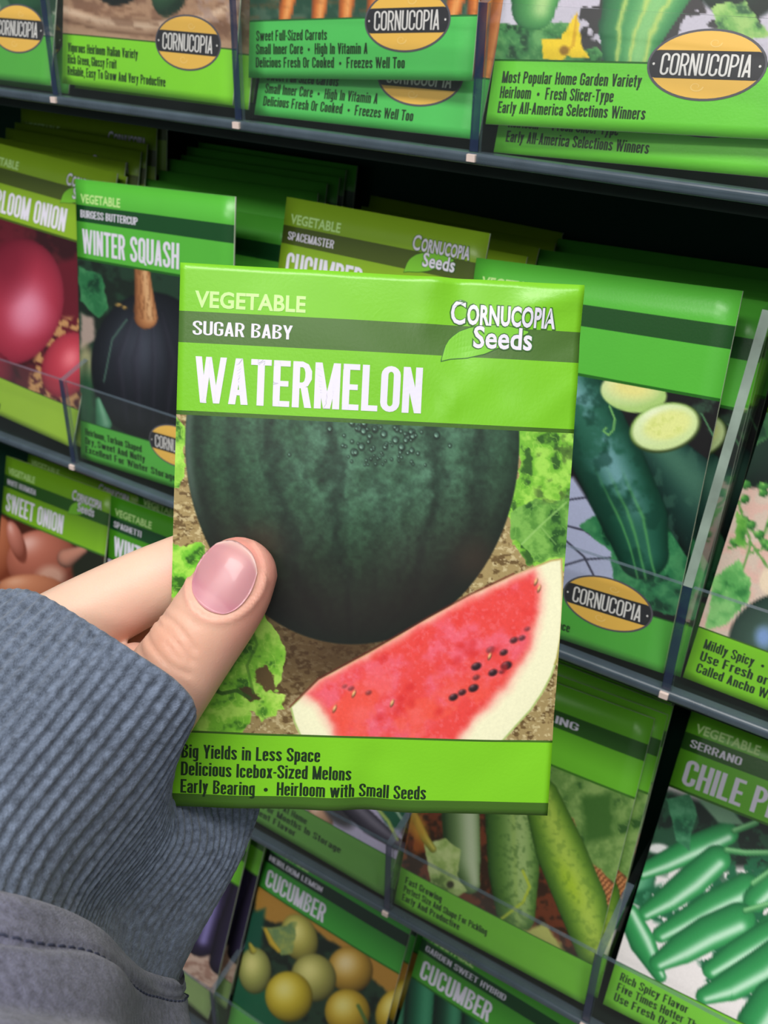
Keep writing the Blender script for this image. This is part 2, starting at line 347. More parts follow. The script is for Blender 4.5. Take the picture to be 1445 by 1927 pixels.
def art_squash(A):
    A.bg((34, 60, 44)); A.mottle(30, (24, 34, 28), .9, .4, .6, 5)
    A.lettuce([(145, 500), (190, 520), (205, 580), (185, 600), (150, 570)], 3, (40, 110, 66), (20, 60, 40), (70, 140, 90), 6)
    A.poly([(150, 590), (175, 600), (178, 640), (150, 660)], (170, 150, 140), 8, 4, 10); A.ell(160, 690, 14, 34, 0, (186, 172, 130), soft=12)
    A.ell(160, 760, 18, 70, 0, (40, 84, 54), soft=16)
    A.ell(285, 690, 114, 140, 0, (32, 36, 44), (96, 104, 120), (8, 10, 14), L=(-.2, -.25), power=10, soft=4)
    for x, w in ((222, 12), (255, 16), (290, 10), (325, 14)):
        A.cap([(x + (285 - x) * .5, 590), (x, 680), (x + (285 - x) * .3, 800)], (4, w, 5), (30, 28, 38), (62, 60, 76), (20, 20, 28), soft=20, hs=.4, m=np.full(A.X.shape, .55))
    A.line([(240, 602), (212, 640), (196, 720)], 2.5, (96, 140, 120), .7)
    A.cap([(268, 505), (272, 550), (276, 598)], (14, 17, 22), (190, 130, 84), (222, 178, 130), (110, 66, 40)); A.mottle(5, (120, 74, 44), .5, .5, .6, 7, A.poly([(258, 505), (284, 505), (298, 604), (250, 600)], None, 3), ax=2, ay=.4)
    A.ell(225, 575, 7, 3, 0, (196, 160, 90), soft=3); A.ell(236, 580, 5, 3, 0, (196, 160, 90), soft=3); A.cap([(185, 755), (195, 800)], (5, 16), (76, 140, 104), (130, 180, 150), (40, 90, 60)); A.ell(345, 745, 6, 9, 0, (70, 120, 80), soft=5)
def art_cuke(A):
    X, Y = A.X, A.Y
    A.bg((26, 24, 28)); A.poly([(840, 890), (1080, 900), (1150, 1010), (1180, 1200), (820, 1180)], (176, 182, 214), 8)
    for a in (([(1050, 945), (1125, 935)]), ([(1040, 985), (1100, 1000), (1180, 1055), (1260, 1070)]), ([(1055, 1010), (1100, 1050), (1130, 1110)]), ([(1050, 1070), (1100, 1055), (1180, 1050)]), ([(830, 1000), (1050, 1070)])): A.line(a, 4, (64, 64, 84))
    A.mottle(36, (58, 92, 70), .7, .45, .6, 8, A.poly([(1240, 720), (1370, 745), (1350, 830), (1310, 790)], None, 6))
    A.lettuce([(1090, 990), (1130, 970), (1300, 990), (1330, 1010), (1300, 1170), (1160, 1140), (1150, 1040)], 4, (44, 116, 74), (20, 66, 46), (76, 150, 96), 6)
    mk = A.cap([(1225, 840), (1300, 930), (1350, 1000)], (46, 70, 78), (26, 62, 56), (74, 120, 100), (8, 22, 22), soft=3, power=6, side=-.3)
    A.mottle(14, (58, 100, 84), .5, .52, .68, 11, mk, ax=.7, ay=.4)
    mk = A.cap([(1020, 660), (1090, 760), (1150, 880), (1195, 980), (1210, 1045)], (60, 66, 66, 62, 48), (20, 76, 56), (70, 128, 112), (6, 28, 24), soft=4, power=5, side=-.1, hs=.5)
    patch = np.exp(-((A.off + .05) / .42) ** 2) * smooth01(1010, 900, Y)
    A.mottle(46, (112, 162, 168), 1, .36, .58, 13, mk * patch); A.mottle(30, (16, 58, 46), .6, .5, .7, 19, mk)
    for o0, w0 in ((-.25, .05), (.12, .05), (.42, .04)): A.put(mk * np.exp(-((A.off - o0 - .06 * (fbm(X, Y, 30, 3, 2) - .5)) / w0) ** 2) * smooth01(860, 990, Y) * .65, (96, 176, 96))
    A.ell(1193, 740, 62, 37, 8, (214, 228, 172), (238, 244, 208), (170, 204, 120), soft=3); A.ell(1190, 728, 40, 22, 8, (228, 222, 140), soft=20)
    A.ell(1252, 806, 68, 46, -16, (150, 196, 96), soft=3); A.ell(1252, 805, 63, 42, -16, (220, 236, 186), (240, 246, 214), (206, 226, 160), soft=5)
    A.ell(1256, 801, 42, 25, -16, (224, 230, 146), soft=16); A.mottle(8, (196, 210, 110), .4, .5, .62, 3, A.ell(1256, 801, 40, 23, -16, (226, 232, 150), soft=10))
    A.line([(1148, 765), (1158, 790), (1155, 810), (1146, 820), (1136, 812), (1142, 806)], 3.5, (110, 170, 96))
    A.line([(1320, 780), (1345, 830), (1360, 870)], 3, (90, 150, 100), .8)
def art_poblano(A):
    A.bg((206, 186, 172)); A.mottle(18, (220, 170, 160), .6, seed=3)
    A.ell(1415, 845, 60, 55, 0, (28, 56, 44), (70, 110, 90), (10, 28, 24), soft=6); A.ell(1420, 745, 8, 14, 0, (120, 150, 210), soft=5)
    A.lettuce([(1395, 760), (1445, 740), (1460, 800), (1400, 830)], 3, (50, 100, 60), (20, 60, 40), (80, 140, 80), 6)
    for a in ([(1380, 920), (1400, 1000), (1450, 1080)], [(1400, 1000), (1380, 1060)], [(1445, 940), (1420, 1000), (1390, 960)], [(1360, 1010), (1400, 1000)], [(1450, 1000), (1400, 1020)]): A.line(a, 5, (96, 150, 74))
    rnd = random.Random(3)
    for k in range(16): A.ell(rnd.uniform(1370, 1460), rnd.uniform(890, 1020), 9, 8, 0, (76, 150, 64), (150, 210, 110), (34, 90, 40))
    A.lettuce([(1378, 940), (1395, 960), (1390, 1010), (1372, 1000)], 5, (90, 160, 60), (40, 110, 40), (130, 190, 90), 4)
    A.lettuce([(1330, 1060), (1375, 1030), (1398, 1070), (1390, 1110), (1350, 1150), (1310, 1160)], 6, (86, 160, 84), (50, 120, 60), (140, 200, 120), 5)
    A.ell(1425, 1070, 12, 22, 10, (226, 206, 180), soft=4); A.ell(1440, 1090, 10, 20, 60, (220, 200, 176), soft=4)
    A.ell(1440, 1170, 92, 72, -25, (52, 78, 66), (130, 160, 170), (14, 34, 30), soft=4, L=(-.1, .05)); A.ell(1415, 1175, 14, 18, 0, (120, 150, 200), soft=14)
    A.ell(1600, 1100, 110, 130, 20, (40, 70, 56), (120, 150, 140), (12, 30, 26))
def art_shallots(A):
    A.bg((70, 34, 24)); 
    A.ell(-5, 1040, 42, 70, 0, (196, 118, 84), (228, 170, 150), (120, 56, 36)); A.ell(85, 1060, 70, 62, 15, (190, 112, 92), (236, 190, 180), (104, 50, 36))
    A.ell(35, 1020, 15, 42, -20, (200, 126, 110), (230, 180, 170), (120, 60, 46)); A.ell(100, 1085, 26, 20, 0, (226, 190, 170), soft=14, m=np.full(A.X.shape, .6))
    A.ell(60, 1115, 70, 34, 0, (200, 130, 96), (226, 170, 140), (130, 70, 46)); A.ell(170, 1070, 30, 40, 0, (30, 34, 22), soft=8); A.cap([(130, 1050), (160, 1035)], (18, 8), (190, 130, 110))
    A.ell(40, 1200, 90, 60, 0, (180, 108, 80), (226, 170, 140), (100, 50, 36))
def art_squash_far(A):
    A.bg((30, 36, 30)); A.poly([(190, 1030), (240, 1060), (250, 1100), (190, 1090)], (170, 160, 180), 8); A.ell(300, 1250, 100, 130, 0, (40, 60, 50), (110, 130, 120), (10, 16, 14))
def art_garlic(A):
    A.bg((74, 70, 80)); A.mottle(16, (120, 116, 124), .6, seed=4)
    A.poly([(600, 1470), (700, 1470), (770, 1590), (740, 1640), (640, 1600)], (176, 168, 196), 6)
    A.ell(545, 1495, 40, 30, 20, (190, 168, 150), (220, 206, 196), (110, 90, 80)); A.ell(578, 1512, 24, 34, 30, (206, 184, 190), (230, 216, 220), (130, 110, 110)); A.ell(608, 1540, 26, 18, 40, (206, 160, 130), (230, 200, 180), (130, 96, 76))
    A.ell(640, 1525, 22, 40, -40, (60, 58, 64), soft=10); A.cap([(640, 1490), (700, 1550), (750, 1590)], (18, 20, 12), (70, 66, 78), (120, 116, 130), (30, 28, 36))
    A.poly([(690, 1480), (775, 1480), (765, 1560), (735, 1560)], (40, 90, 66), 6, 6, 20); A.line([(700, 1500), (735, 1545), (750, 1580)], 6, (170, 190, 100), .9); A.line([(730, 1490), (760, 1540)], 5, (170, 196, 170), .8)
def art_pickle(A):
    X, Y = A.X, A.Y
    A.bg((56, 38, 26)); A.mottle(20, (120, 60, 36), .8, .42, .6, 4)
    A.mottle(22, (150, 84, 40), .9, .35, .5, 6, A.poly([(740, 1480), (830, 1480), (800, 1600), (740, 1640)], None, 10))
    A.lettuce([(1040, 1410), (1230, 1480), (1180, 1690), (1150, 1660), (1120, 1640), (1085, 1610), (1070, 1560), (1040, 1540), (1030, 1480)], 5, (98, 138, 66), (52, 92, 40), (140, 172, 96), 8)
    A.poly([(1095, 1500), (1150, 1495), (1155, 1580), (1105, 1590)], (64, 108, 44), 14, 8)
    b = A.poly([(1055, 1530), (1080, 1545), (1085, 1560), (1060, 1575)], None, 5, 4, 10) + A.poly([(1095, 1615), (1130, 1640), (1150, 1665), (1185, 1660), (1165, 1720), (1140, 1705)], None, 5, 5, 10)
    b = np.clip(b, 0, 1); A.put(b, (196, 132, 82)); A.put(b * (np.sin(X * .55 + Y * .5) > .2), (104, 58, 32))
    A.cap([(862, 1440), (868, 1540), (872, 1620), (885, 1665)], (34, 36, 34, 20), (104, 136, 78), (196, 206, 176), (40, 62, 34), power=5, side=-.5)
    mk = A.cap([(960, 1450), (965, 1540), (968, 1640), (972, 1725)], (46, 50, 48, 36), (92, 136, 56), (176, 200, 130), (34, 64, 26), power=6, side=-.3)
    A.put(mk * np.exp(-((A.off + .05) / .1) ** 2) * .5, (150, 180, 90)); A.mottle(7, (60, 98, 42), .45, .5, .68, 9, mk)
    mk = A.cap([(1020, 1500), (1055, 1600), (1095, 1700), (1120, 1790)], (34, 46, 46, 36), (100, 146, 44), (190, 214, 90), (34, 64, 24), power=6, side=-.1)
    A.put(mk * np.exp(-((A.off - .15) / .3) ** 2) * smooth01(70, 0, np.abs(Y - 1665)) * .7, (168, 200, 44)); A.mottle(9, (70, 112, 40), .3, .5, .68, 12, mk)
    A.lettuce([(800, 1590), (840, 1580), (868, 1600), (862, 1650), (880, 1680), (840, 1700), (810, 1670)], 9, (142, 170, 90), (90, 120, 50), (190, 205, 140), 4)
    A.cap([(775, 1530), (800, 1580), (815, 1600)], (7, 8, 7), (150, 150, 60), (200, 190, 90), (90, 90, 40)); A.ell(780, 1550, 16, 40, -30, (190, 140, 50), soft=12, m=np.full(X.shape, .7))
    A.line([(985, 1640), (998, 1670), (985, 1700), (940, 1735)], 5, (180, 196, 60), .9); A.ell(848, 1667, 7, 7, 0, (50, 50, 26), soft=4)
    A.poly([(980, 1755), (1030, 1740), (1060, 1790), (1020, 1800)], (184, 186, 100), 8, 6, 12)
def art_serrano(A):
    A.bg((232, 226, 226)); A.poly([(1200, 1480), (1480, 1560), (1480, 1640), (1180, 1640)], (26, 40, 34), 14)
    A.mottle(24, (40, 86, 60), .8, .45, .6, 5, A.poly([(1200, 1480), (1480, 1560), (1480, 1700), (1150, 1640)], None, 10))
    A.ell(1235, 1605, 20, 9, 0, (220, 220, 220), soft=5)
    P = lambda pts, r, **k: A.cap(pts, [q * 1.26 for q in r], (54, 156, 86), (214, 244, 222), (22, 96, 54), power=22, side=-.42, soft=3, hs=.85, **k)
    A.cap([(1200, 1690), (1215, 1660)], (24, 16), (70, 150, 110), (110, 180, 140), (30, 90, 60))
    P([(1365, 1575), (1310, 1600), (1250, 1630), (1205, 1650)], (18, 20, 17, 12))
    A.lettuce([(1250, 1510), (1295, 1500), (1310, 1540), (1300, 1570), (1295, 1610), (1270, 1590), (1262, 1550)], 8, (48, 116, 78), (30, 84, 58), (84, 150, 110), 3)
    A.poly([(1310, 1510), (1370, 1525), (1400, 1560), (1350, 1555)], (110, 150, 120), 5)
    A.cap([(1375, 1730), (1440, 1650)], (30, 22), (30, 84, 56), (60, 130, 90), (10, 40, 28))
    A.mottle(16, (30, 100, 66), 1, .4, .5, 8, A.poly([(1185, 1690), (1480, 1600), (1480, 1900), (1330, 1880), (1290, 1760), (1210, 1740)], None, 10))
    P([(1345, 1625), (1300, 1665), (1255, 1700), (1210, 1728)], (22, 24, 20, 12))
    P([(1400, 1680), (1340, 1710), (1280, 1745), (1240, 1768)], (24, 22, 17, 13))
    P([(1530, 1590), (1480, 1640), (1420, 1700)], (24, 24, 20)); P([(1560, 1690), (1500, 1720), (1440, 1760)], (26, 26, 20))
    P([(1178, 1730), (1205, 1785), (1238, 1850)], (16, 20, 9))
    P([(1385, 1740), (1330, 1765), (1280, 1795), (1235, 1822)], (27, 27, 24, 14))
    P([(1490, 1740), (1430, 1775), (1380, 1805), (1335, 1835)], (20, 22, 20, 14))
    P([(1480, 1790), (1430, 1830), (1370, 1865), (1322, 1885)], (26, 28, 24, 14)); P([(1500, 1850), (1450, 1890), (1420, 1935)], (26, 30, 30))
    for a in ([(1365, 1607), (1400, 1612), (1460, 1612)], [(1415, 1670), (1450, 1645)], [(1400, 1722), (1440, 1710), (1470, 1715)], [(1380, 1570), (1420, 1555)]): A.cap(a, (6,) * len(a), (84, 160, 96), (150, 210, 150), (40, 110, 64))
def art_eggplant(A):
    A.bg((34, 26, 34)); A.poly([(180, 1740), (480, 1740), (420, 1900), (180, 1900)], (206, 176, 160), 6, 8, 16)
    A.mottle(7, (150, 110, 96), .7, .5, .64, 6, A.poly([(180, 1755), (480, 1755), (420, 1900), (180, 1900)], None, 6), ax=.5)
    for x, y in ((330, 1650), (385, 1690), (430, 1730)):
        A.cap([(x + 35, y - 70), (x + 12, y + 20), (x - 5, y + 80)], (24, 34, 32), (44, 36, 66), (160, 150, 220), (14, 10, 20), power=22, side=-.1)
def art_lemon(A):
    A.bg((40, 62, 46)); A.mottle(24, (28, 36, 30), .9, .45, .6, 4)
    A.poly([(480, 1660), (760, 1830), (740, 1880), (640, 1780), (560, 1730), (520, 1740), (480, 1720)], (176, 130, 56), 6, 6, 20)
    A.poly([(440, 1730), (500, 1710), (490, 1800), (450, 1830)], (24, 84, 64), 8); A.ell(450, 1900, 90, 60, 20, (28, 96, 66), soft=14)
    E = lambda x, y, rx, ry, a, c, h=(240, 232, 150): A.ell(x, y, rx, ry, a, c, h, tuple(v * .42 for v in c), L=(-.2, -.3), power=7, soft=3)
    E(565, 1765, 34, 46, -20, (190, 182, 84)); E(660, 1825, 42, 44, -25, (206, 160, 60), (244, 226, 180)); E(740, 1905, 32, 44, 20, (216, 180, 50))
    A.lettuce([(495, 1745), (530, 1745), (560, 1735), (555, 1790), (530, 1800), (510, 1775)], 6, (110, 140, 90), (60, 90, 60), (170, 176, 90), 6)
    E(480, 1828, 32, 44, 0, (178, 182, 96)); E(592, 1840, 42, 46, -20, (180, 176, 90)); E(545, 1876, 45, 48, -10, (222, 196, 50)); E(655, 1905, 42, 44, -15, (214, 176, 50))
    A.cap([(470, 1778), (476, 1790)], (3, 7), (190, 180, 70)); A.cap([(500, 1750), (512, 1775), (526, 1790)], (4, 6, 4), (206, 176, 60))
    A.line([(675, 1893), (690, 1925)], 7, (70, 110, 60), .8); A.ell(610, 1980, 60, 40, 0, (30, 90, 60), soft=10)
def art_sweetcuke(A):
    A.bg((16, 40, 30))
    for x, c in ((760, (22, 70, 48)), (815, (26, 96, 66)), (870, (20, 66, 46)), (925, (26, 90, 60)), (985, (24, 80, 54)), (1040, (26, 90, 60))):
        A.cap([(x - 20, 1840), (x - 45, 2260)], (30, 34), c, (70, 150, 110), (6, 26, 20), power=7, soft=4)
def art_spacecuke(A):
    A.bg((40, 70, 40)); A.mottle(30, (90, 130, 60), .8, seed=4)
    for x in (540, 640, 740, 830): A.cap([(x + 20, 560), (x - 20, 940)], (36, 34), (50, 110, 50), (150, 190, 110), (16, 50, 26))

# ------------------------------------------------------------------ the packet
PW, PH = 87.0, 119.0                            # millimetres
V_S0, V_S1, V_H, V_P, V_D = 10.0, 16.6, 31.9, 101.9, 116.0
def soft_box(u, v): return (1 - np.abs(2 * u / PW - 1) ** 3) * (1 - np.abs(2 * v / PH - 1) ** 4)
def wrinkles(u, v):
    """creases and dents of the packet in the hand (mm)"""
    def ridge(p, q, w, a):
        L2 = (q[0] - p[0]) ** 2 + (q[1] - p[1]) ** 2
        t = np.clip(((u - p[0]) * (q[0] - p[0]) + (v - p[1]) * (q[1] - p[1])) / L2, 0, 1)
        d = np.hypot(u - p[0] - t * (q[0] - p[0]), v - p[1] - t * (q[1] - p[1])); return a * np.exp(-(d / w) ** 2) * (1 - .5 * t)
    h = ridge((54.5, -1), (53, 9), 3.2, .7) + ridge((54, 6), (70, 24), 3.5, -.45) + ridge((60, 0), (62, 14), 3, -.5)
    h = h + ridge((75, 5), (88, 1.5), 2.6, .5) + ridge((87, 1), (70, 9), 3.2, .35) + ridge((88, 11), (80, 15), 2.2, -.3)
    h = h + ridge((59, 28.6), (60, 24), 1.4, .35) + ridge((59, 29), (52, 22), 2.5, -.25) + ridge((30, 0), (48, 22), 6, .35) + ridge((86, 22), (78, 30), 2.4, .3)
    h = h + ridge((45, 119), (46, 108), 4, -.7) + ridge((36, 119), (40, 110), 4, .35) + ridge((56, 119), (50, 112), 4, .3)
    h = h + ridge((87, 96), (70, 112), 5, -.3) + ridge((15, 119), (22, 100), 6, .35)
    h = h * 1.35 + ridge((20, 8), (46, 20), 5, .25) + ridge((66, 20), (58, 30), 3, .3)
    return h + .6 * (fbm(u, v, 26, 77, 2) - .5)

class Surf:
    """front surface of one packet: (u mm from the left, v mm from the top, lift mm) -> local metres"""
    def __init__(s, held=False, puff=1.3, bow=0.0, twist=0.0, skirt=0.0):
        s.held, s.puff, s.bow, s.twist, s.skirt = held, puff, bow, twist, skirt
    def __call__(s, u, v, lift=0):
        u = np.asarray(u, float); v = np.asarray(v, float)
        h = s.puff * soft_box(np.clip(u, 0, PW), np.clip(v, 0, PH))
        if s.held: h = h + wrinkles(u, v)
        c = s.bow * ((v / PH - .5) ** 2 * 4 - 1) + s.twist * (2 * u / PW - 1) * (1 - v / PH)
        v2 = v * (120.0 / 119.0) if s.held else v
        return np.stack([(u - PW / 2) / 1000, -(h + .35 + c + lift) / 1000, (PH - v2) / 1000], -1)
    def back(s, u, v):
        h = .8 * s.puff * soft_box(u, v)
        c = s.bow * ((v / PH - .5) ** 2 * 4 - 1) + s.twist * (2 * u / PW - 1) * (1 - v / PH)
        if s.held: c = c + wrinkles(u, v) * .8; v = v * (120.0 / 119.0)
        return np.stack([(u - PW / 2) / 1000, (h + .35 - c) / 1000, (PH - v) / 1000], -1)

def grid_faces(nr, nc):
    i = np.arange(nr - 1)[:, None] * nc + np.arange(nc - 1)[None]
    return np.stack([i, i + nc, i + nc + 1, i + 1], -1).reshape(-1, 4)

def envelope(root, surf, cols, n=12, dark_hem=True):
    nu = n * (5 if surf.held else 1)
    us = np.linspace(0, PW, nu + 1)
    vs = [0, V_S0, V_S1, V_H - .9, V_H, V_P - .5, V_P, V_D, PH]
    full = []
    for a, b in zip(vs[:-1], vs[1:]):
        k = max(1, int(round((b - a) / PW * nu))); full += list(np.linspace(a, b, k, endpoint=False))
    full = np.array(full + [PH])
    U, Vv = np.meshgrid(us, full)
    F = surf(U, Vv).reshape(-1, 3); Bk = surf.back(U, Vv).reshape(-1, 3)
    nr, nc = U.shape; f = grid_faces(nr, nc); fb = f[:, ::-1] + nr * nc
    idx = np.arange(nr * nc).reshape(nr, nc)
    loop = np.concatenate([idx[0, :], idx[1:, -1], idx[-1, -2::-1], idx[-2:0:-1, 0]])
    l2 = np.roll(loop, -1); side = np.stack([loop, l2, l2 + nr * nc, loop + nr * nc], -1)
    vc = (full[:-1] + full[1:]) / 2
    mi = np.select([vc < V_S0, vc < V_S1, vc < V_H - .9, vc < V_H, vc < V_P - .5, vc < V_P, vc < V_D], [0, 1, 0, 2, 0, 2, 3], 2 if dark_hem else 3)
    midx = np.concatenate([np.repeat(mi, nc - 1), np.full(len(fb), 3), np.full(len(side), 4)])
    o = mesh_obj('envelope', np.concatenate([F, Bk]), np.concatenate([f, fb, side]), [paper('paper_' + k, c) for k, c in cols] , root, midx, smooth=True)
    return o

ART_SCALE = 1.0
def homography(Q):
    A = []; b = []
    for (u, v), (x, y) in zip(((0, 0), (1, 0), (1, 1), (0, 1)), Q):
        A.append([u, v, 1, 0, 0, 0, -u * x, -v * x]); b.append(x); A.append([0, 0, 0, u, v, 1, -u * y, -v * y]); b.append(y)
    return np.append(np.linalg.solve(np.array(A, float), np.array(b, float)), 1).reshape(3, 3)
def picture(root, surf, fn, quad, nx, ny):
    s, t = np.meshgrid(np.linspace(0, 1, nx), np.linspace(0, 1, ny))
    Hm = homography(quad); w = Hm[2, 0] * s + Hm[2, 1] * t + 1
    X = (Hm[0, 0] * s + Hm[0, 1] * t + Hm[0, 2]) / w; Y = (Hm[1, 0] * s + Hm[1, 1] * t + Hm[1, 2]) / w
    A = Art(X, Y); fn(A)
    I = np.clip(A.I, 0, 255) / 255; I = np.where(I <= .04045, I / 12.92, ((I + .055) / 1.055) ** 2.4)
    P = surf(s * PW, V_H + (V_P - .5 - V_H) * t, .04).reshape(-1, 3)
    return mesh_obj('printed_picture', P, grid_faces(ny, nx), M_PRINT, root, smooth=True, ink=I.reshape(-1, 3))

# lettering ----------------------------------------------------------------
def arc(cx, cy, rx, ry, tx, ty, a0, a1, n=5):
    q = []
    for i in range(n):
        a, b = (math.radians(a0 + (a1 - a0) * k / n) for k in (i, i + 1))
        q.append([(cx + rx * math.cos(a), cy + ry * math.sin(a)), (cx + rx * math.cos(b), cy + ry * math.sin(b)),
                  (cx + (rx - tx) * math.cos(b), cy + (ry - ty) * math.sin(b)), (cx + (rx - tx) * math.cos(a), cy + (ry - ty) * math.sin(a))])
    return q
def glyph(ch, w=.44, t=.155, b=.13):
    R = lambda x0, y0, x1, y1: [(x0, y0), (x1, y0), (x1, y1), (x0, y1)]
    D = lambda x0, y0, x1, y1, k=t: [(x0, y0), (x0 + k, y0), (x1 + k, y1), (x1, y1)]
    c = w / 2; r = .2
    top = arc(c, 1 - r, c, r, t, b, 0, 180, 8); bot = arc(c, r, c, r, t, b, 180, 360, 8)
    G = {
     'A': [D(0, 0, c - t / 2, 1), D(w - t, 0, c - t / 2, 1), R(.1, .2, w - .1, .32)],
     'B': [R(0, 0, t, 1), R(t, 1 - b, c, 1), R(t, .45, c, .56), R(t, 0, c, b)] + arc(c, .78, c, .22, t, b, -90, 90) + arc(c, .27, c, .27, t, b, -90, 90),
     'C': top + bot + [R(0, r, t, 1 - r), R(w - t, .66, w, 1 - r), R(w - t, r, w, .34)],
     'E': [R(0, 0, t, 1), R(0, 0, w * .86, b), R(0, 1 - b, w * .86, 1), R(0, .44, w * .78, .56)],
     'G': top + bot + [R(0, r, t, 1 - r), R(w - t, .68, w, 1 - r), R(w - t, r, w, .5), R(c, .4, w, .5)],
     'H': [R(0, 0, t, 1), R(w - t, 0, w, 1), R(t, .44, w - t, .56)],
     'I': [R(0, 0, t, 1)],
     'L': [R(0, 0, t, 1), R(t, 0, w * .84, b)],
     'M': [R(0, 0, t, 1), R(w * 1.3 - t, 0, w * 1.3, 1), D(c * 1.3 - t * .5, 0, 0, 1), D(c * 1.3 - t * .5, 0, w * 1.3 - t, 1)],
     'N': [R(0, 0, t, 1), R(w - t, 0, w, 1), D(w - t, 0, 0, 1)],
     'O': top + bot + [R(0, r, t, 1 - r), R(w - t, r, w, 1 - r)],
     'P': [R(0, 0, t, 1), R(t, 1 - b, c, 1), R(t, .42, c, .42 + b)] + arc(c, .71, c, .29, t, b, -90, 90),
     'S': top + bot + [R(0, .68, t, 1 - r), R(w - t, .7, w, 1 - r), R(w - t, r, w, .34), R(0, r, t, .3), [(0, .68), (t, .7), (w, .34), (w - t, .32)]],
     'T': [R(c - t / 2, 0, c + t / 2, 1), R(-.01, 1 - b, w + .01, 1)],
     'U': bot + [R(0, r, t, 1), R(w - t, r, w, 1)],
     'W': [D(.13, 0, 0, 1, t * .9), D(.13, 0, .3 - t * .4, 1, t * .8), D(.42, 0, .3 - t * .4, 1, t * .8), D(.42, 0, .56, 1, t * .9)],
    }
    G['D'] = [R(0, 0, t, 1), R(t, 0, c, b), R(t, 1 - b, c, 1), R(w - t, .28, w, .72)] + arc(c, .72, c, .28, t, b, 0, 90) + arc(c, .28, c, .28, t, b, -90, 0)
    G['F'] = [R(0, 0, t, 1), R(0, 1 - b, w * .84, 1), R(0, .43, w * .76, .55)]
    G['K'] = [R(0, 0, t, 1), D(t * .9, .38, w - t, 1), D(w - t, 0, t * .9, .55)]
    G['V'] = [D(c - t / 2, 0, 0, 1), D(c - t / 2, 0, w - t, 1)]
    G['Y'] = [R(c - t / 2, 0, c + t / 2, .45), D(c - t / 2, .4, -.01, 1), D(c - t / 2, .4, w - t + .01, 1)]
    G['J'] = [R(w - t, r, w, 1), R(0, r, t, .32)] + bot
    G['X'] = [D(0, 0, w - t, 1), D(w - t, 0, 0, 1)]
    G['Z'] = [R(0, 0, w, b), R(0, 1 - b, w, 1), D(0, .08, w - t, .92)]
    if ch.islower() or ch in '-,\u2022\u00f1': return lower(ch, t, b)
    G['R'] = G['P'] + [D(w - t, 0, c - .04, .45)]
    G['Q'] = G['O'] + [D(w - .03, -.06, c - .02, .25, t * .8)]
    adv = {'I': t, 'M': w * 1.3, 'W': .56 + t * .9, ' ': .2, 'E': w * .86, 'L': w * .84}.get(ch, w)
    return G.get(ch, []), adv
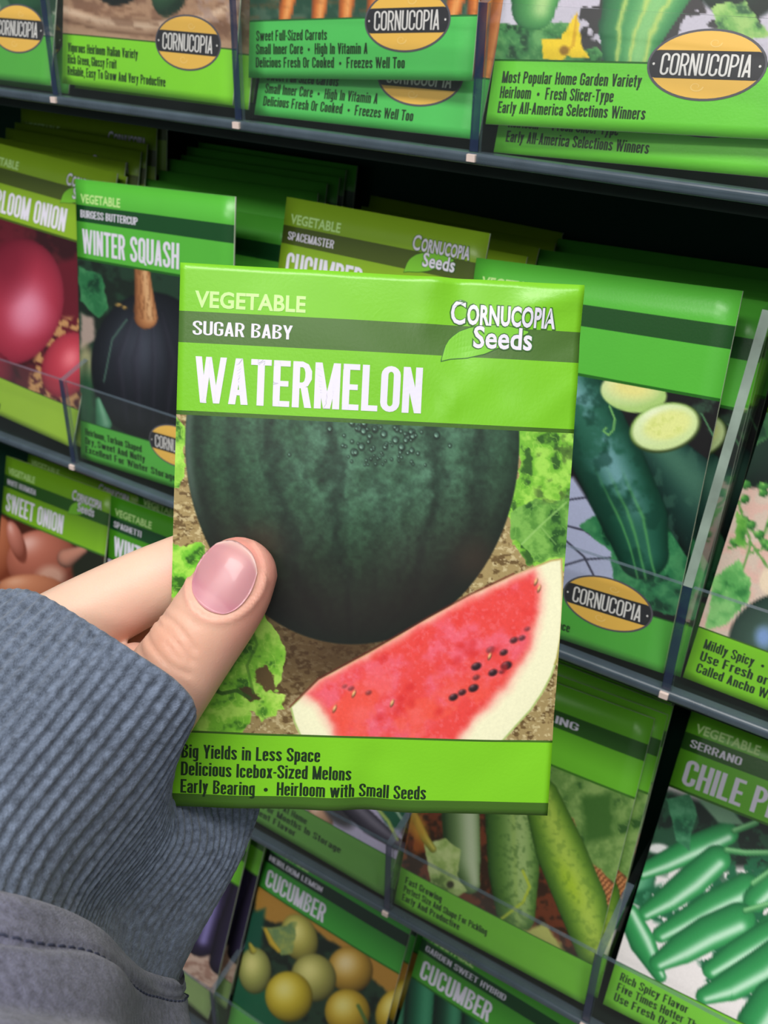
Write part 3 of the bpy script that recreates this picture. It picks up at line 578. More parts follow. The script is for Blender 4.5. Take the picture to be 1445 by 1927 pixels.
def lower(ch, t, b):
    R = lambda x0, y0, x1, y1: [(x0, y0), (x1, y0), (x1, y1), (x0, y1)]
    D = lambda x0, y0, x1, y1, k=t: [(x0, y0), (x0 + k, y0), (x1 + k, y1), (x1, y1)]
    w, h, r = .37, .74, .15; c = w / 2
    T = lambda y, a0=0, a1=180, w=w: arc(w / 2, y - r, w / 2, r, t, b, a0, a1, 6)
    B = lambda y=0, a0=180, a1=360, w=w: arc(w / 2, y + r, w / 2, r, t, b, a0, a1, 6)
    Ls, Rs = R(0, r, t, h - r), R(w - t, r, w, h - r); m = w * 1.62; mw = m / 2 + t / 2
    G = {'o': T(h) + B() + [Ls, Rs], 'c': T(h) + B() + [Ls, R(w - t, .5, w, h - r), R(w - t, r, w, .26)],
     'e': T(h) + B() + [Ls, R(w - t, .36, w, h - r), R(t, .34, w - t, .44), R(w - t, r, w, .22)],
     'a': T(h) + [R(w - t, 0, w, h - r), R(0, .52, t, h - r), R(t, .36, w - t, .45), R(0, r * .7, t, .3), R(t * .6, 0, w - t, b)] + arc(c, .26, c, .19, t, b, 90, 180) + arc(c, .13, c, .13, t, b, 180, 270),
     'b': [R(0, 0, t, 1), Rs] + T(h) + B(), 'd': [R(w - t, 0, w, 1), Ls] + T(h) + B(), 'p': [R(0, -.24, t, h), Rs] + T(h) + B(), 'q': [R(w - t, -.24, w, h), Ls] + T(h) + B(),
     'g': [R(w - t, -.12, w, h), Ls] + T(h) + B() + arc(c, -.10, c, .15, t, b, 200, 360), 'h': [R(0, 0, t, 1), R(w - t, 0, w, h - r)] + T(h), 'n': [R(0, 0, t, h), R(w - t, 0, w, h - r)] + T(h),
     'u': [R(0, r, t, h), R(w - t, 0, w, h)] + B(), 'i': [R(0, 0, t, h), R(0, .84, t, .97)], 'l': [R(0, 0, t, 1)], 'r': [R(0, 0, t, h)] + arc(.2, h - r, .2, r, t, b, 60, 180),
     'm': [R(0, 0, t, h), R(mw - t, 0, mw, h - r), R(m - t, 0, m, h - r)] + T(h, w=mw) + [[(p[0] + mw - t, p[1]) for p in q] for q in T(h, w=mw)],
     't': [R(.05, r * .6, .05 + t, .94), R(-.02, h - b, .25, h)] + arc(.05 + t, .1, t, .1, t, b, 180, 290), 'f': [R(.05, 0, .05 + t, .86), R(-.02, h - b, .24, h)] + arc(.05 + .13, .86, .13, .14, t, b, 60, 180),
     's': T(h) + B() + [R(0, .5, t, h - r), R(w - t, .54, w, h - r), R(w - t, r, w, .26), R(0, r, t, .2), [(0, .52), (t, .54), (w, .25), (w - t, .2)]],
     'v': [D(c - t / 2, 0, 0, h), D(c - t / 2, 0, w - t, h)], 'y': [D(c - t / 2, 0, 0, h), D(c - t * 1.2, -.24, w - t, h)], 'x': [D(0, 0, w - t, h), D(w - t, 0, 0, h)],
     'w': [D(.12, 0, 0, h), D(.12, 0, .25, h), D(.38, 0, .25, h), D(.38, 0, .5, h)], 'z': [R(0, 0, w, b), R(0, h - b, w, h), D(0, .06, w - t, h - .06)], 'k': [R(0, 0, t, 1), D(t * .8, .28, w - t, h), D(w - t, 0, t, .42)],
     '-': [R(0, .36, .2, .47)], ',': [D(0, -.14, .04, .12)], '\u2022': [[(.14 + .14 * math.cos(i * .7854), .42 + .15 * math.sin(i * .7854)) for i in range(8)]]}
    G['\u00f1'] = G['n'] + [R(.06, .86, w - .06, .94)]
    adv = {'i': t, 'l': t, 'm': m, 'w': .5 + t, 'r': .29, 't': .25, 'f': .25, '-': .2, ',': .1, '\u2022': .28, 'j': t}.get(ch, w)
    return G.get(ch, []), adv
def block_text(txt, u, v, width, height, heavy=1.0):
    """condensed block capitals: baseline starts at (u, v) mm, fitted to width x height; -> polygons in (u, v)"""
    x = 0; P = []
    if not txt: return P
    for ch in txt:
        g, a = glyph(ch, t=.158 * heavy, b=.125 * heavy)
        P += [[(x + p[0], p[1]) for p in q] for q in g]; x += a + .058
    k = width / (x - .058)
    return [[(u + p[0] * k, v - p[1] * height) for p in q] for q in P]
def polys_obj(name, polys, surf, m, parent, lift):
    V = []; F = []
    if surf.held:                                       # follow the creases: cut big strokes into small quads
        small = []
        for q in polys:
            if len(q) != 4: small.append(q); continue
            a, b, c, d = (np.array(p, float) for p in q)
            nm = max(1, int(max(np.linalg.norm(b - a), np.linalg.norm(c - d)) / 1.1)); n = max(1, int(max(np.linalg.norm(d - a), np.linalg.norm(c - b)) / 1.1))
            P = lambda i, j: tuple((a * (1 - i / nm) + b * i / nm) * (1 - j / n) + (d * (1 - i / nm) + c * i / nm) * j / n)
            small += [[P(i, j), P(i + 1, j), P(i + 1, j + 1), P(i, j + 1)] for i in range(nm) for j in range(n)]
        polys = small
    for q in polys:
        F.append(tuple(range(len(V), len(V) + len(q)))); V += q
    V = np.array(V, float)
    return mesh_obj(name, surf(V[:, 0], V[:, 1], lift), F, m, parent)
FONT_CACHE = {}
def font_geo(txt, bold=0.0):
    if (txt, bold) not in FONT_CACHE:
        cu = bpy.data.curves.new('letters', 'FONT'); cu.body = txt; cu.offset = bold; cu.resolution_u = 3; cu.space_character = 1.0 + bold
        ob = bpy.data.objects.new('letters', cu); me = ob.to_mesh()
        v = np.empty(len(me.vertices) * 3); me.vertices.foreach_get('co', v); f = [tuple(p.vertices) for p in me.polygons]
        ob.to_mesh_clear(); bpy.data.objects.remove(ob); bpy.data.curves.remove(cu)
        FONT_CACHE[(txt, bold)] = (v.reshape(-1, 3), f)
    return FONT_CACHE[(txt, bold)]
def font_uv(txt, u, v, width, cap, bold=0.0, grow=0.0):
    g, f = font_geo(txt, bold); w = g[:, 0].max() - g[:, 0].min()
    g2 = np.stack([u - grow + (g[:, 0] - g[:, 0].min()) / w * (width + 2 * grow), v - g[:, 1] * cap / .7], 1)
    return g2, f
def font_obj(name, items, surf, m, parent, lift):
    V = []; F = []; n = 0
    for g, f in items:
        V.append(g); F += [tuple(i + n for i in p) for p in f]; n += len(g)
    V = np.concatenate(V)
    return mesh_obj(name, surf(V[:, 0], V[:, 1], lift), F, m, parent)

INK_W = mat('white_ink', (226, 222, 238), .4); INK_PALE = mat('pale_green_ink', (196, 236, 150), .4)
INK_D = mat('dark_green_ink', (18, 44, 14), .45); INK_LEAF_EDGE = mat('leaf_outline_ink', (52, 104, 34), .45)
INK_LEAF = mat('leaf_ink', (122, 196, 52), .4); INK_Y = mat('yellow_ink', (242, 190, 84), .4); INK_B = mat('black_ink', (40, 38, 44), .45)
INK_GREY = mat('grey_ink', (86, 84, 92), .45); INK_LT = mat('badge_letter_ink', (226, 222, 220), .4); INK_SW = mat('swirl_ink', (250, 208, 120), .4)

def strips(top, bot, u0, u1, surf, lift, nu=18, nv=5):
    """a printed shape between two curves v(u), laid on the paper as small quads"""
    U = np.linspace(u0, u1, nu + 1); V = []
    for j in range(nv + 1): V.append(surf(U, bot(U) + (top(U) - bot(U)) * j / nv, lift))
    return np.array(V).reshape(-1, 3), [tuple(map(int, q)) for q in grid_faces(nv + 1, nu + 1)]
def logo(root, surf, s=1.0):
    out = []; 
    leaf = [(56.7, 17.8), (57.3, 14.6), (58.8, 12.2), (61.5, 10.6), (65, 9.8), (70, 9.6), (75.5, 10.6), (73, 12.0), (69.6, 14.0), (66.2, 15.9), (62.2, 16.9), (59, 17.1)]
    c = np.mean(leaf, 0); edge = [tuple(c + (np.array(p) - c) * 1.045) for p in leaf]
    lo_u = [56.7, 57.2, 58.6, 62.2, 66.2, 69.6, 73, 75.5]; lo_v = [17.8, 17.6, 17.2, 16.8, 15.7, 14.0, 12.2, 10.7]
    up_u = [56.7, 57.2, 58.4, 60.4, 62.6, 66, 70, 75.5]; up_v = [17.7, 14.9, 12.8, 11.2, 10.3, 9.6, 9.4, 10.5]
    lc = lambda d: (lambda U: np.interp(U, lo_u, lo_v) + d); uc = lambda d: (lambda U: np.interp(U, up_u, up_v) + d)
    v, f = strips(uc(-.16), lc(.16), 56.55, 75.6, surf, .06, 26)
    o = mesh_obj('brand_logo', v, f, INK_LEAF_EDGE, root)
    v, f = strips(uc(.04), lc(-.04), 56.8, 75.3, surf, .09, 26)
    mesh_obj('leaf_mark', v, f, INK_LEAF, o)
    a = font_uv('C', 58.4, 9.6, 3.0, 4.9, .02, .1); b = font_uv('ORNUCOPIA', 61.9, 9.5, 19.2, 4.0, .035); d = font_uv('Seeds', 63.5, 14.4, 12.8, 4.5, .022)
    a2 = font_uv('C', 58.4, 9.6, 3.0, 4.9, .045, .4); b2 = font_uv('ORNUCOPIA', 61.9, 9.5, 19.2, 4.0, .075, .3); d2 = font_uv('Seeds', 63.5, 14.4, 12.8, 4.5, .055, .3)
    font_obj('logo_outline', [a2, b2, d2], surf, INK_LEAF_EDGE, o, .12)
    font_obj('logo_lettering', [a, b, d], surf, INK_W, o, .16)
def badge(root, surf, cu, cv, rx=14.6, ry=8.2):
    V = []; F = []; M = []
    def lay(a, b, k, lim, lift, mi):
        h = lambda U: np.minimum(b * np.sqrt(np.clip(1 - ((U - cu) / a) ** 2, 0, 1)), lim)
        U = cu + a * np.sin(np.linspace(-math.pi / 2, math.pi / 2, 25)); rows = [surf(U, cv - h(U) + 2 * h(U) * j / 6, lift) for j in range(7)]
        q = np.array(rows).reshape(-1, 3); n = len(V); V.extend(q.tolist()); g = grid_faces(7, 25)
        F.extend([tuple(int(x) + n for x in p) for p in g]); M.extend([mi] * len(g))
    lay(rx * 1.05, ry * 1.07, 0, 99, .07, 0); lay(rx, ry, 0, 99, .10, 1); lay(rx * 1.01, ry * 1.02, 0, ry * .42, .13, 2)
    o = mesh_obj('brand_badge', V, F, [INK_GREY, INK_Y, INK_B], root, M)
    sw = []
    for ccx, ccy, rr in ((1.5, -5.4, 1.9), (-1.5, 5.3, 2.1)):
        for i in range(14):
            a0, a1 = i * .5, (i + 1) * .5; r0 = rr * (1 - i * .05); r1 = rr * (1 - (i + 1) * .05)
            sw.append([(cu + ccx + r0 * math.cos(a0), cv + ccy + r0 * .7 * math.sin(a0)), (cu + ccx + r1 * math.cos(a1), cv + ccy + r1 * .7 * math.sin(a1)),
                       (cu + ccx + r1 * .8 * math.cos(a1), cv + ccy + r1 * .55 * math.sin(a1)), (cu + ccx + r0 * .8 * math.cos(a0), cv + ccy + r0 * .55 * math.sin(a0))])
    polys_obj('badge_swirl', sw, surf, INK_SW, o, .13)
    dots = [[(cu + s * rx * .93 + .35 * math.cos(k * 1.0472), cv + .35 * math.sin(k * 1.0472)) for k in range(6)] for s in (1, -1)]
    polys_obj('badge_lettering', block_text('CORNUCOPIA', cu - rx * .80, cv + ry * .33, rx * 1.60, ry * .66, .72) + dots, surf, INK_LT, o, .17)

LIME = dict(h=(120, 194, 36), s=(74, 110, 46), d=(62, 100, 28), f=(122, 198, 32))
GREEN = dict(h=(86, 182, 60), s=(22, 74, 34), d=(36, 100, 30), f=(84, 178, 64))
OLIVE = dict(h=(136, 176, 40), s=(76, 92, 34), d=(70, 96, 24), f=(150, 190, 50))
COOL = dict(h=(88, 188, 84), s=(24, 80, 44), d=(40, 110, 52), f=(84, 200, 94))
BRIGHT = dict(h=(104, 184, 44), s=(50, 96, 36), d=(60, 110, 34), f=(116, 196, 50))
PALE_SIDE = (206, 214, 196)

def make_packet(M, label, look, varname, title, desc, fn, quad, surf, tw=None, vw=None, has_logo=True, has_badge=True, res=(90, 80), badge_at=(71, 100.5), group=None, key='x', hem=False):
    root = empty('seed_packet', M); tag(root, label, 'seed packet', group)
    cols = [(key + '_head', look['h']), (key + '_stripe', look['s']), (key + '_rule', look['d']), (key + '_foot', look['f']), ('side', PALE_SIDE)]
    envelope(root, surf, cols, 12, hem)
    picture(root, surf, fn, quad, *res)
    tw = tw or 4.9 * len(title)
    font_obj('heading_lettering', [font_uv('VEGETABLE', 3.3, 9.0, 23.6, 3.3, .028)], surf, INK_PALE, root, .08)
    if varname: polys_obj('variety_lettering', block_text(varname, 3.0, 14.9, vw or 2.0 * len(varname), 2.95, .85), surf, INK_W, root, .08)
    if title: polys_obj('title_lettering', block_text(title, 3.8, 29.2, tw, 9.8), surf, INK_W, root, .08)
    if desc: polys_obj('description_lettering', sum([block_text(t, 3.2, 107.7 + 4.05 * i, w, 3.15, 1.0) for i, (t, w) in enumerate(desc)], []), surf, INK_D, root, .08)
    if has_logo: logo(root, surf)
    if has_badge: badge(root, surf, *badge_at)
    return root

def pose(x, y, z, lean, yaw, roll):
    return (Matrix.Translation((x, y, z + LIFT)) @ Matrix.Rotation(yaw, 4, 'Z') @ Matrix.Rotation(-lean, 4, 'X') @ Matrix.Rotation(roll, 4, 'Y'))
def copy_packet(root, M, label, group):
    r = root.copy(); COL.objects.link(r); r.matrix_world = M; r['label'] = label; r['group'] = group
    for ch in list(root.children):
        c = ch.copy(); COL.objects.link(c); c.parent = r
        for g in list(ch.children):
            d = g.copy(); COL.objects.link(d); d.parent = c
    return r

# ------------------------------------------------------------------ the display rack
LIPS = [(0.0, 0.0, 0.0), (-.0003, -.0171, -.1497), (-.0006, -.0335, -.3015), (-.003, -.0506, -.4522)]
LIPH = .0392; PITCH = .09; C0, C1 = -2, 5
M_CLEAR = plastic('clear_acrylic', (200, 215, 215), .012)
M_EDGE = plastic('acrylic_edge', (104, 120, 134), .5, .2)
M_NAVY = plastic('acrylic_end_grain', (30, 46, 78), .93, .2)
M_RAIL = plastic('acrylic_rail', (78, 92, 104), .8, .2)
M_PALE_EDGE = mat('pale_edge', (132, 148, 138), .35, noise=.7, nscale=70)  # pale grey-green with blotchy tone, for the tall divider's upper front edge
M_CLIP = mat('clip_plastic', (236, 214, 206), .3)
M_BACK = mat('rack_board', (14, 52, 38), .7, .2, noise=.2, nscale=20)
M_SHELF = mat('shelf_board', (7, 24, 18), .6, .25, noise=.15, nscale=20)
rack = empty('display_rack', Matrix.Translation((.135, 0, 0)))
tag(rack, 'dark green shop display rack with rows of clear acrylic seed packet pockets', 'display rack')
def rk(name, v, f, m, parent=None, midx=None, smooth=False):
    """rack part, given in world coordinates"""
    v = [(p[0] - .135, p[1], p[2]) for p in v]
    return mesh_obj(name, v, f, m, parent or rack, midx, smooth)
xa, xb = C0 * PITCH, C1 * PITCH
zb, zt = -LIFT, .30
sh = .0171 / .15
v, f = box_geo(xa - .02, xb + .02, 0, .012, zb, zt)
v = [(p[0], p[1] + .082 + sh * p[2], p[2] + LIFT) for p in v]
rk('back_board', v, f, M_BACK)
for sx in (xa - .02, xb + .008):
    v = [(x, y, z + LIFT) for x in (sx, sx + .012) for y, z in ((.082 + sh * zb - .25, zb), (.082 + sh * zb, zb), (.082 + sh * zt, zt), (-.01, zt))]
    rk('side_panel', v, [(0, 1, 2, 3), (7, 6, 5, 4), (0, 4, 5, 1), (1, 5, 6, 2), (2, 6, 7, 3), (3, 7, 4, 0)], M_BACK)
v, f = box_geo(xa - .02, xb + .02, -.32, -.03, 0, .08); rk('plinth', v, f, M_BACK)

def rounded_bar(x0, x1, y0, y1, z0, z1, r=.0012, n=4):
    ring = []
    for cx, cy, a in ((y0 + r, z0 + r, 180), (y1 - r, z0 + r, 270), (y1 - r, z1 - r, 0), (y0 + r, z1 - r, 90)):
        for k in range(n + 1):
            t = math.radians(a + 90 * k / n); ring.append((cx + r * math.cos(t), cy + r * math.sin(t)))
    m = len(ring); V = [(x, p[0], p[1]) for x in (x0, x1) for p in ring]
    F = [(i, (i + 1) % m, m + (i + 1) % m, m + i) for i in range(m)] + [tuple(range(m))[::-1], tuple(range(m, 2 * m))]
    return V, F
for ri, (lx, ly, lz) in enumerate(LIPS):
    Z = lz + LIFT
    v, f = box_geo(xa, xb, ly + .003, .082 + sh * lz, Z - .0075, Z - .0045); rk('shelf', v, f, M_SHELF)
    v, f = rounded_bar(xa, xb, ly - .0018, ly + .0032, Z - .0036, Z - .0002)
    tray = rk('pocket_tray', v, f, M_RAIL, smooth=False)
    v, f = box_geo(xa, xb, ly + .0035, .08 + sh * lz, Z - .0042, Z - .0032); rk('tray_floor', v, f, M_SHELF, tray)
    for c in range(C0, C1):
        x0 = c * PITCH + lx + .0016; x1 = x0 + PITCH - .0032
        v, f = box_geo(x0, x1, ly - .0008, ly + .0008, Z - .0003, Z + LIPH)
        rk('front_lip', v, f, [M_CLEAR, M_EDGE], tray, [1, 1, 0, 0, 1, 1])
    for c in range(C0, C1 + 1):
        x = c * PITCH + lx; t = .0014; a = .33; L = .082
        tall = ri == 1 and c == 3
        if not tall: a, L = 1.25, .03
        prof = [(0, 0), (0, LIPH), (math.sin(a) * L, LIPH + math.cos(a) * L), (math.sin(a) * L + .03, LIPH + math.cos(a) * L), (.062, LIPH), (.062, 0)]
        V = [(x + sx, ly - .0008 + p[0], Z + p[1]) for sx in (-t, t) for p in prof]
        V += []
        F = [(0, 1, 4, 5), (1, 2, 3, 4), (11, 10, 7, 6), (10, 9, 8, 7), (0, 6, 7, 1), (1, 7, 8, 2), (2, 8, 9, 3), (3, 9, 10, 4), (4, 10, 11, 5), (5, 11, 6, 0)]
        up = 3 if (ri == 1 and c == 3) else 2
        rk('divider', V, F, [M_CLEAR, M_NAVY, M_EDGE, M_PALE_EDGE], tray, [0, 0, 0, 0, 1, up, 0, 0, 0, 0])
        v, f = box_geo(x - .0014, x + .0014, ly - .0026, ly - .0008, Z - .0026, Z - .0006); rk('divider_clip', v, f, M_CLIP, tray)

# ------------------------------------------------------------------ the packets in the rack
def stack(root, P, offs, words, group):
    """P = pose of the front packet; offs = (dx, dy, dz, dlean, dyaw, droll) in mm and rad for those behind it"""
    names = ['second', 'third', 'fourth', 'fifth', 'sixth', 'seventh', 'eighth', 'ninth', 'tenth']
    for i, o in enumerate(offs):
        q = (P[0] + o[0] / 1000, P[1] + o[1] / 1000, P[2] + o[2] / 1000, P[3] + o[3], P[4] + o[4], P[5] + o[5])
        copy_packet(root, pose(*q), names[i] + ' packet back in the ' + words, group)

# upper ledge
P = (.0419, .0034, .0036, .200, -.029, -.0036)
r = make_packet(pose(*P), 'front Italian zucchini seed packet, lime green foot, in the upper ledge left of the carrots', LIME | dict(f=(134, 222, 44)), '', '', [('Vigorous Heirloom Italian Variety', 38), ('Rich Green, Glossy Fruit', 27), ('Reliable, Easy To Grow And Very Productive', 52)],
    art_zucchini, [[126, -346], [480, -370], [446, 95], [119, 65]], Surf(puff=1.0), badge_at=(65, 101), key='lime_zucchini')
stack(r, P, [(1, 6, -2, .03, .02, 0), (-1, 12, 0, .05, 0, .01)], 'upper pocket of zucchini seeds', 'zucchini seed packets')
P = (.1306, .008, .0151, .180, -.036, -.072)
rc = make_packet(pose(*P), 'front carrot seed packet, raised above its twin in the upper ledge', COOL, '', '', [('Sweet Full-Sized Carrots', 30), ('Small Inner Core  \u2022  High In Vitamin A', 46), ('Delicious Fresh Or Cooked  \u2022  Freezes Well Too', 60)],
    art_carrots, [[479, -427], [947, -518], [899, 31], [471, 42]], Surf(puff=1.0, twist=0), badge_at=(63, 102.6), key='cool')
copy_packet(rc, pose(.1333, .0080, .0012, .328, -.006, -.015), 'lower carrot seed packet showing under the raised one in the upper ledge', 'carrot seed packets')
rc['group'] = 'carrot seed packets'
P = (.226, .0038, .0097, .304, .0577, -.0467)
r = make_packet(pose(*P), 'front slicing cucumber seed packet with a yellow blossom, at the right of the upper ledge', GREEN | dict(f=(112, 212, 62)), '', '', [('Most Popular Home Garden Variety', 40.5), ('Heirloom  \u2022  Fresh Slicer-Type', 33.5), ('Early All-America Selections Winners', 43)],
    art_slicer, [[1006, -406], [1668, -475], [1539, 130], [931, 115]], Surf(puff=1.0), res=(170, 150), badge_at=(59.7, 101.8), key='slicer')
copy_packet(r, pose(.2275, .0062, .0008, .33, .03, -.03), 'slicing cucumber packet sitting lower, behind the front one at the right of the upper ledge', 'slicing cucumber seed packets')
r['group'] = 'slicing cucumber seed packets'
P = (-.0495, .0036, .002, .2765, -.0235, -.0093)
r = make_packet(pose(*P), 'seed packet cut off by the left edge in the upper ledge, left of the zucchini', GREEN, '', '', [], art_sprout, [[-145, -307], [130, -325], [103, 71], [-156, 49]], Surf(puff=1.0), badge_at=(66.5, 100), key='green')
stack(r, P, [(1.5, 6, -3, .03, .02, 0.01)], 'upper pocket at the left edge', 'leftmost upper seed packets')
# middle row
P = (-.0478, -.0132, -.1429, .3326, -.0045, .0478)
r = make_packet(pose(*P), 'front red onion seed packet with an olive green head, left of the winter squash', OLIVE, 'RED', 'HEIRLOOM ONION', [('Large And Flavorful', 28), ('Stores Very Well', 26), ('Good For Slicing', 34)], art_onion,
    [[-53, 397], [195, 474], [145, 774], [-89, 676]], Surf(puff=1.0, bow=.6), tw=58, has_badge=False, key='olive')
stack(r, P, [(2, 5, -3, .0, 0, -.02), (-2, 12, 0, -.02, .02, -.03), (3, 20, 3, -.04, 0, -.04), (4, 29, 4, -.08, -.02, -.05), (6, 39, 9, -.12, 0, -.06), (9, 49, 18, -.16, 0, -.07)], 'middle pocket of red onion seeds', 'red onion seed packets')
P = (.0408, -.0122, -.1479, .1891, -.0293, -.058)
r = make_packet(pose(*P), 'front winter squash seed packet with a black-green squash and tan stem', GREEN, 'BURGESS BUTTERCUP', 'WINTER SQUASH', [('Heirloom, Turban Shaped', 36), ('Dry, Sweet And Nutty', 38), ('Excellent For Winter Storage', 56)], art_squash,
    [[143, 487], [437, 538], [427, 874], [150, 792]], Surf(puff=1.0, bow=.4), tw=56, vw=34, has_logo=False, res=(120, 110), badge_at=(59, 100.5), key='green')
stack(r, P, [(4, 16, -9, .08, .01, .03), (2, 24, -4, .08, .02, .04), (5, 31, -1, .07, .0, .03), (3, 38, 2, .06, .02, .05), (6, 45, 3, .05, .0, .04), (4, 52, 5, .04, .01, .05), (7, 58, 6, .02, .0, .05)], 'middle pocket of winter squash seeds', 'winter squash seed packets')
P = (.1333, -.0078, -.1443, .2581, -.0493, -.0111)
r = make_packet(pose(*P), 'front cucumber seed packet with olive green head, just above the packet in the hand', OLIVE, 'SPACEMASTER', 'CUCUMBER', [], art_spacecuke,
    [[520, 534], [889, 622], [820, 989], [478, 865]], Surf(puff=1.0, bow=.4), tw=36, vw=22, has_badge=False, key='olive')
stack(r, P, [(4, 15, -10, .06, .02, 0), (2, 24, -8, .06, .02, .02), (5, 33, -8, .06, 0, .01), (3, 42, -6, .05, 0, .02)], 'pocket of compact cucumber seeds', 'compact cucumber seed packets')
P = (.2242, -.0148, -.1483, .2618, -.0465, -.0687)
r = make_packet(pose(*P), 'front cucumber seed packet with cut slices, right of the packet in the hand', GREEN | dict(s=(34, 78, 36)), '', '', [('', 1), ('', 1), ('Great For Slicing  \u2022  Disease Resistance', 51)], art_cuke,
    [[871, 667], [1354, 757], [1267, 1174], [821, 1036]], Surf(puff=1.0, bow=.3), has_logo=False, res=(190, 170), badge_at=(65, 102), key='green2')
stack(r, P, [(3.5, 9, -5, .06, 0, .02), (2, 18, -6, .06, .01, .03), (4, 27, -6, .05, 0, .03), (1, 36, -5, .04, 0, .02), (4, 45, -3, .03, 0, .03)], 'pocket of long dark cucumbers', 'long cucumber seed packets')
P = (.3160, -.0110, -.1487, .40, -.02, .0)
r = make_packet(pose(*P), 'front poblano chile seed packet at the right edge of the middle row', LIME, '', '', [('Mildly Spicy  \u2022  Stuff Or Roast', 40), ('Use Fresh or Dried', 31), ('Called Ancho When Dried', 36)], art_poblano,
    [[1440, 763], [2044, 926], [1855, 1376], [1299, 1152]], Surf(puff=1.0), tw=52, res=(130, 100), has_badge=False, key='lime')
stack(r, P, [(.5, 6, -2, .03, 0, 0), (1, 13, -2, .03, .01, .01)], 'middle pocket of poblano seeds', 'poblano chile seed packets')
# lower row
P = (-.0478, -.0266, -.2969, .3359, -.0989, -.0871)
r = make_packet(pose(*P), 'front sweet onion seed packet with brown bulbs, below the red onion pocket', BRIGHT | dict(h=(120, 176, 34)), 'WHITE BERMUDA', 'SWEET ONION', [], art_shallots,
    [[4, 966], [199, 1048], [172, 1297], [-15, 1196]], Surf(puff=1.0), tw=50, vw=26, has_badge=False, key='bright2')
stack(r, P, [(6, 10, 2, 0, .03, .03), (9, 20, 3, 0, .04, .04), (9, 30, 3, -.03, .06, .05)], 'lower pocket of sweet onion seeds', 'sweet onion seed packets')
P = (.0454, -.0258, -.2895, .2309, .0093, -.0183)
r = make_packet(pose(*P), 'front winter squash seed packet in the lower row, mostly behind the fingers', GREEN | dict(h=(70, 150, 24)), 'SPAGHETTI', 'WINTER SQUASH', [], art_squash_far,
    [[199, 1048], [466, 1155], [441, 1415], [188, 1291]], Surf(puff=1.0), tw=56, has_badge=False, has_logo=False, key='green3')
stack(r, P, [(2, 12, 0, .03, .02, .02), (1, 22, 0, .03, .0, .02)], 'lower pocket of winter squash seeds', 'lower winter squash seed packets')
P = (.1327, -.0295, -.2997, .45, -.029, -.0056)
r = make_packet(pose(*P), 'garlic seed packet showing only pale cloves and its green foot under the held packet', GREEN | dict(f=(92, 150, 60)), '', '', [('Easy To Grow At Home', 38), ('Keeps For Months In Storage', 58), ('Excellent Flavor', 34)], art_garlic,
    [[537, 1190], [839, 1328], [746, 1619], [455, 1456]], Surf(puff=1.0), has_badge=False, has_logo=False, res=(110, 100), key='dull')
stack(r, P, [(1, 6, -1, .02, 0, 0)], 'lower pocket of garlic', 'garlic seed packets')
P = (.2236, -.0298, -.300, .3393, -.0286, -.0491)
r = make_packet(pose(*P), 'front pickling cucumber seed packet with bumpy cucumbers and a leaf', BRIGHT, 'NATIONAL PICKLING', '', [('Fast Growing', 18), ('Perfect Size And Shape For Pickling', 40), ('Early And Productive', 28)], art_pickle,
    [[810, 1347], [1194, 1507], [1117, 1820], [754, 1634]], Surf(puff=1.0), vw=58, has_badge=False, has_logo=False, res=(170, 150), key='bright')
stack(r, P, [(3, 6, -1, .0, 0, 0), (1, 13, 0, -.02, 0, .02), (-1, 21, 1, -.03, 0, .02), (-1, 29, 2, -.05, 0, .02)], 'lower pocket of pickling cucumber seeds', 'pickling cucumber seed packets')
P = (.3166, -.0262, -.2954, .56, .0192, -.0191)
r = make_packet(pose(*P), 'front serrano chile seed packet with shiny green peppers, in the lower right corner', BRIGHT, 'SERRANO', 'CHILE PEPPER', [('Rich Spicy Flavor', 26), ('Five Times Hotter Than Jalape\u00f1o', 47), ('Use Fresh Or Cooked', 33)], art_serrano,
    [[1256, 1487], [1729, 1674], [1615, 2044], [1154, 1819]], Surf(puff=1.0), tw=56, vw=19, has_badge=False, has_logo=False, res=(150, 130), key='bright')
stack(r, P, [(1, 7, -2, -.02, 0, 0), (0, 14, -1, -.06, 0, 0)], 'lower pocket of serrano seeds', 'serrano chile seed packets')
# bottom row
P = (.0363, -.0462, -.4434, .2926, -.0453, .0556)
r = make_packet(pose(*P), 'front eggplant seed packet with dark purple fruit, beside the sleeve at the bottom', BRIGHT | dict(f=(140, 170, 100)), '', '', [], art_eggplant,
    [[230, 1509], [448, 1671], [401, 1874], [194, 1703]], Surf(puff=1.0), has_badge=False, has_logo=False, key='bright3')
stack(r, P, [(5, 9, 2, 0, 0, 0), (2, 17, 2, 0, 0, 0)], 'bottom pocket of eggplant seeds', 'eggplant seed packets')
P = (.1324, -.0461, -.4504, .3653, -.0265, -.0005)
r = make_packet(pose(*P), 'front lemon cucumber seed packet with round yellow fruit, in the bottom row', GREEN | dict(h=(66, 160, 60), s=(40, 62, 48)), 'HEIRLOOM LEMON', 'CUCUMBER', [], art_lemon,
    [[486, 1669], [750, 1836], [690, 2067], [437, 1886]], Surf(puff=1.0), tw=38, vw=34, has_badge=False, has_logo=False, res=(130, 110), key='green4')
stack(r, P, [(1, 7, 0, 0, 0, 0), (2, 14, 0, 0, 0, 0)], 'bottom pocket of lemon cucumber seeds', 'lemon cucumber seed packets')
P = (.2229, -.0455, -.4503, .3439, -.0074, .0353)
r = make_packet(pose(*P), 'front sweet hybrid cucumber seed packet in the bottom row, right of the lemon cucumbers', GREEN | dict(h=(72, 160, 48)), 'GARDEN SWEET HYBRID', 'CUCUMBER', [], art_sweetcuke,
    [[773, 1839], [1094, 2046], [1011, 2283], [708, 2063]], Surf(puff=1.0), tw=37, vw=42, has_badge=False, has_logo=False, key='green5')
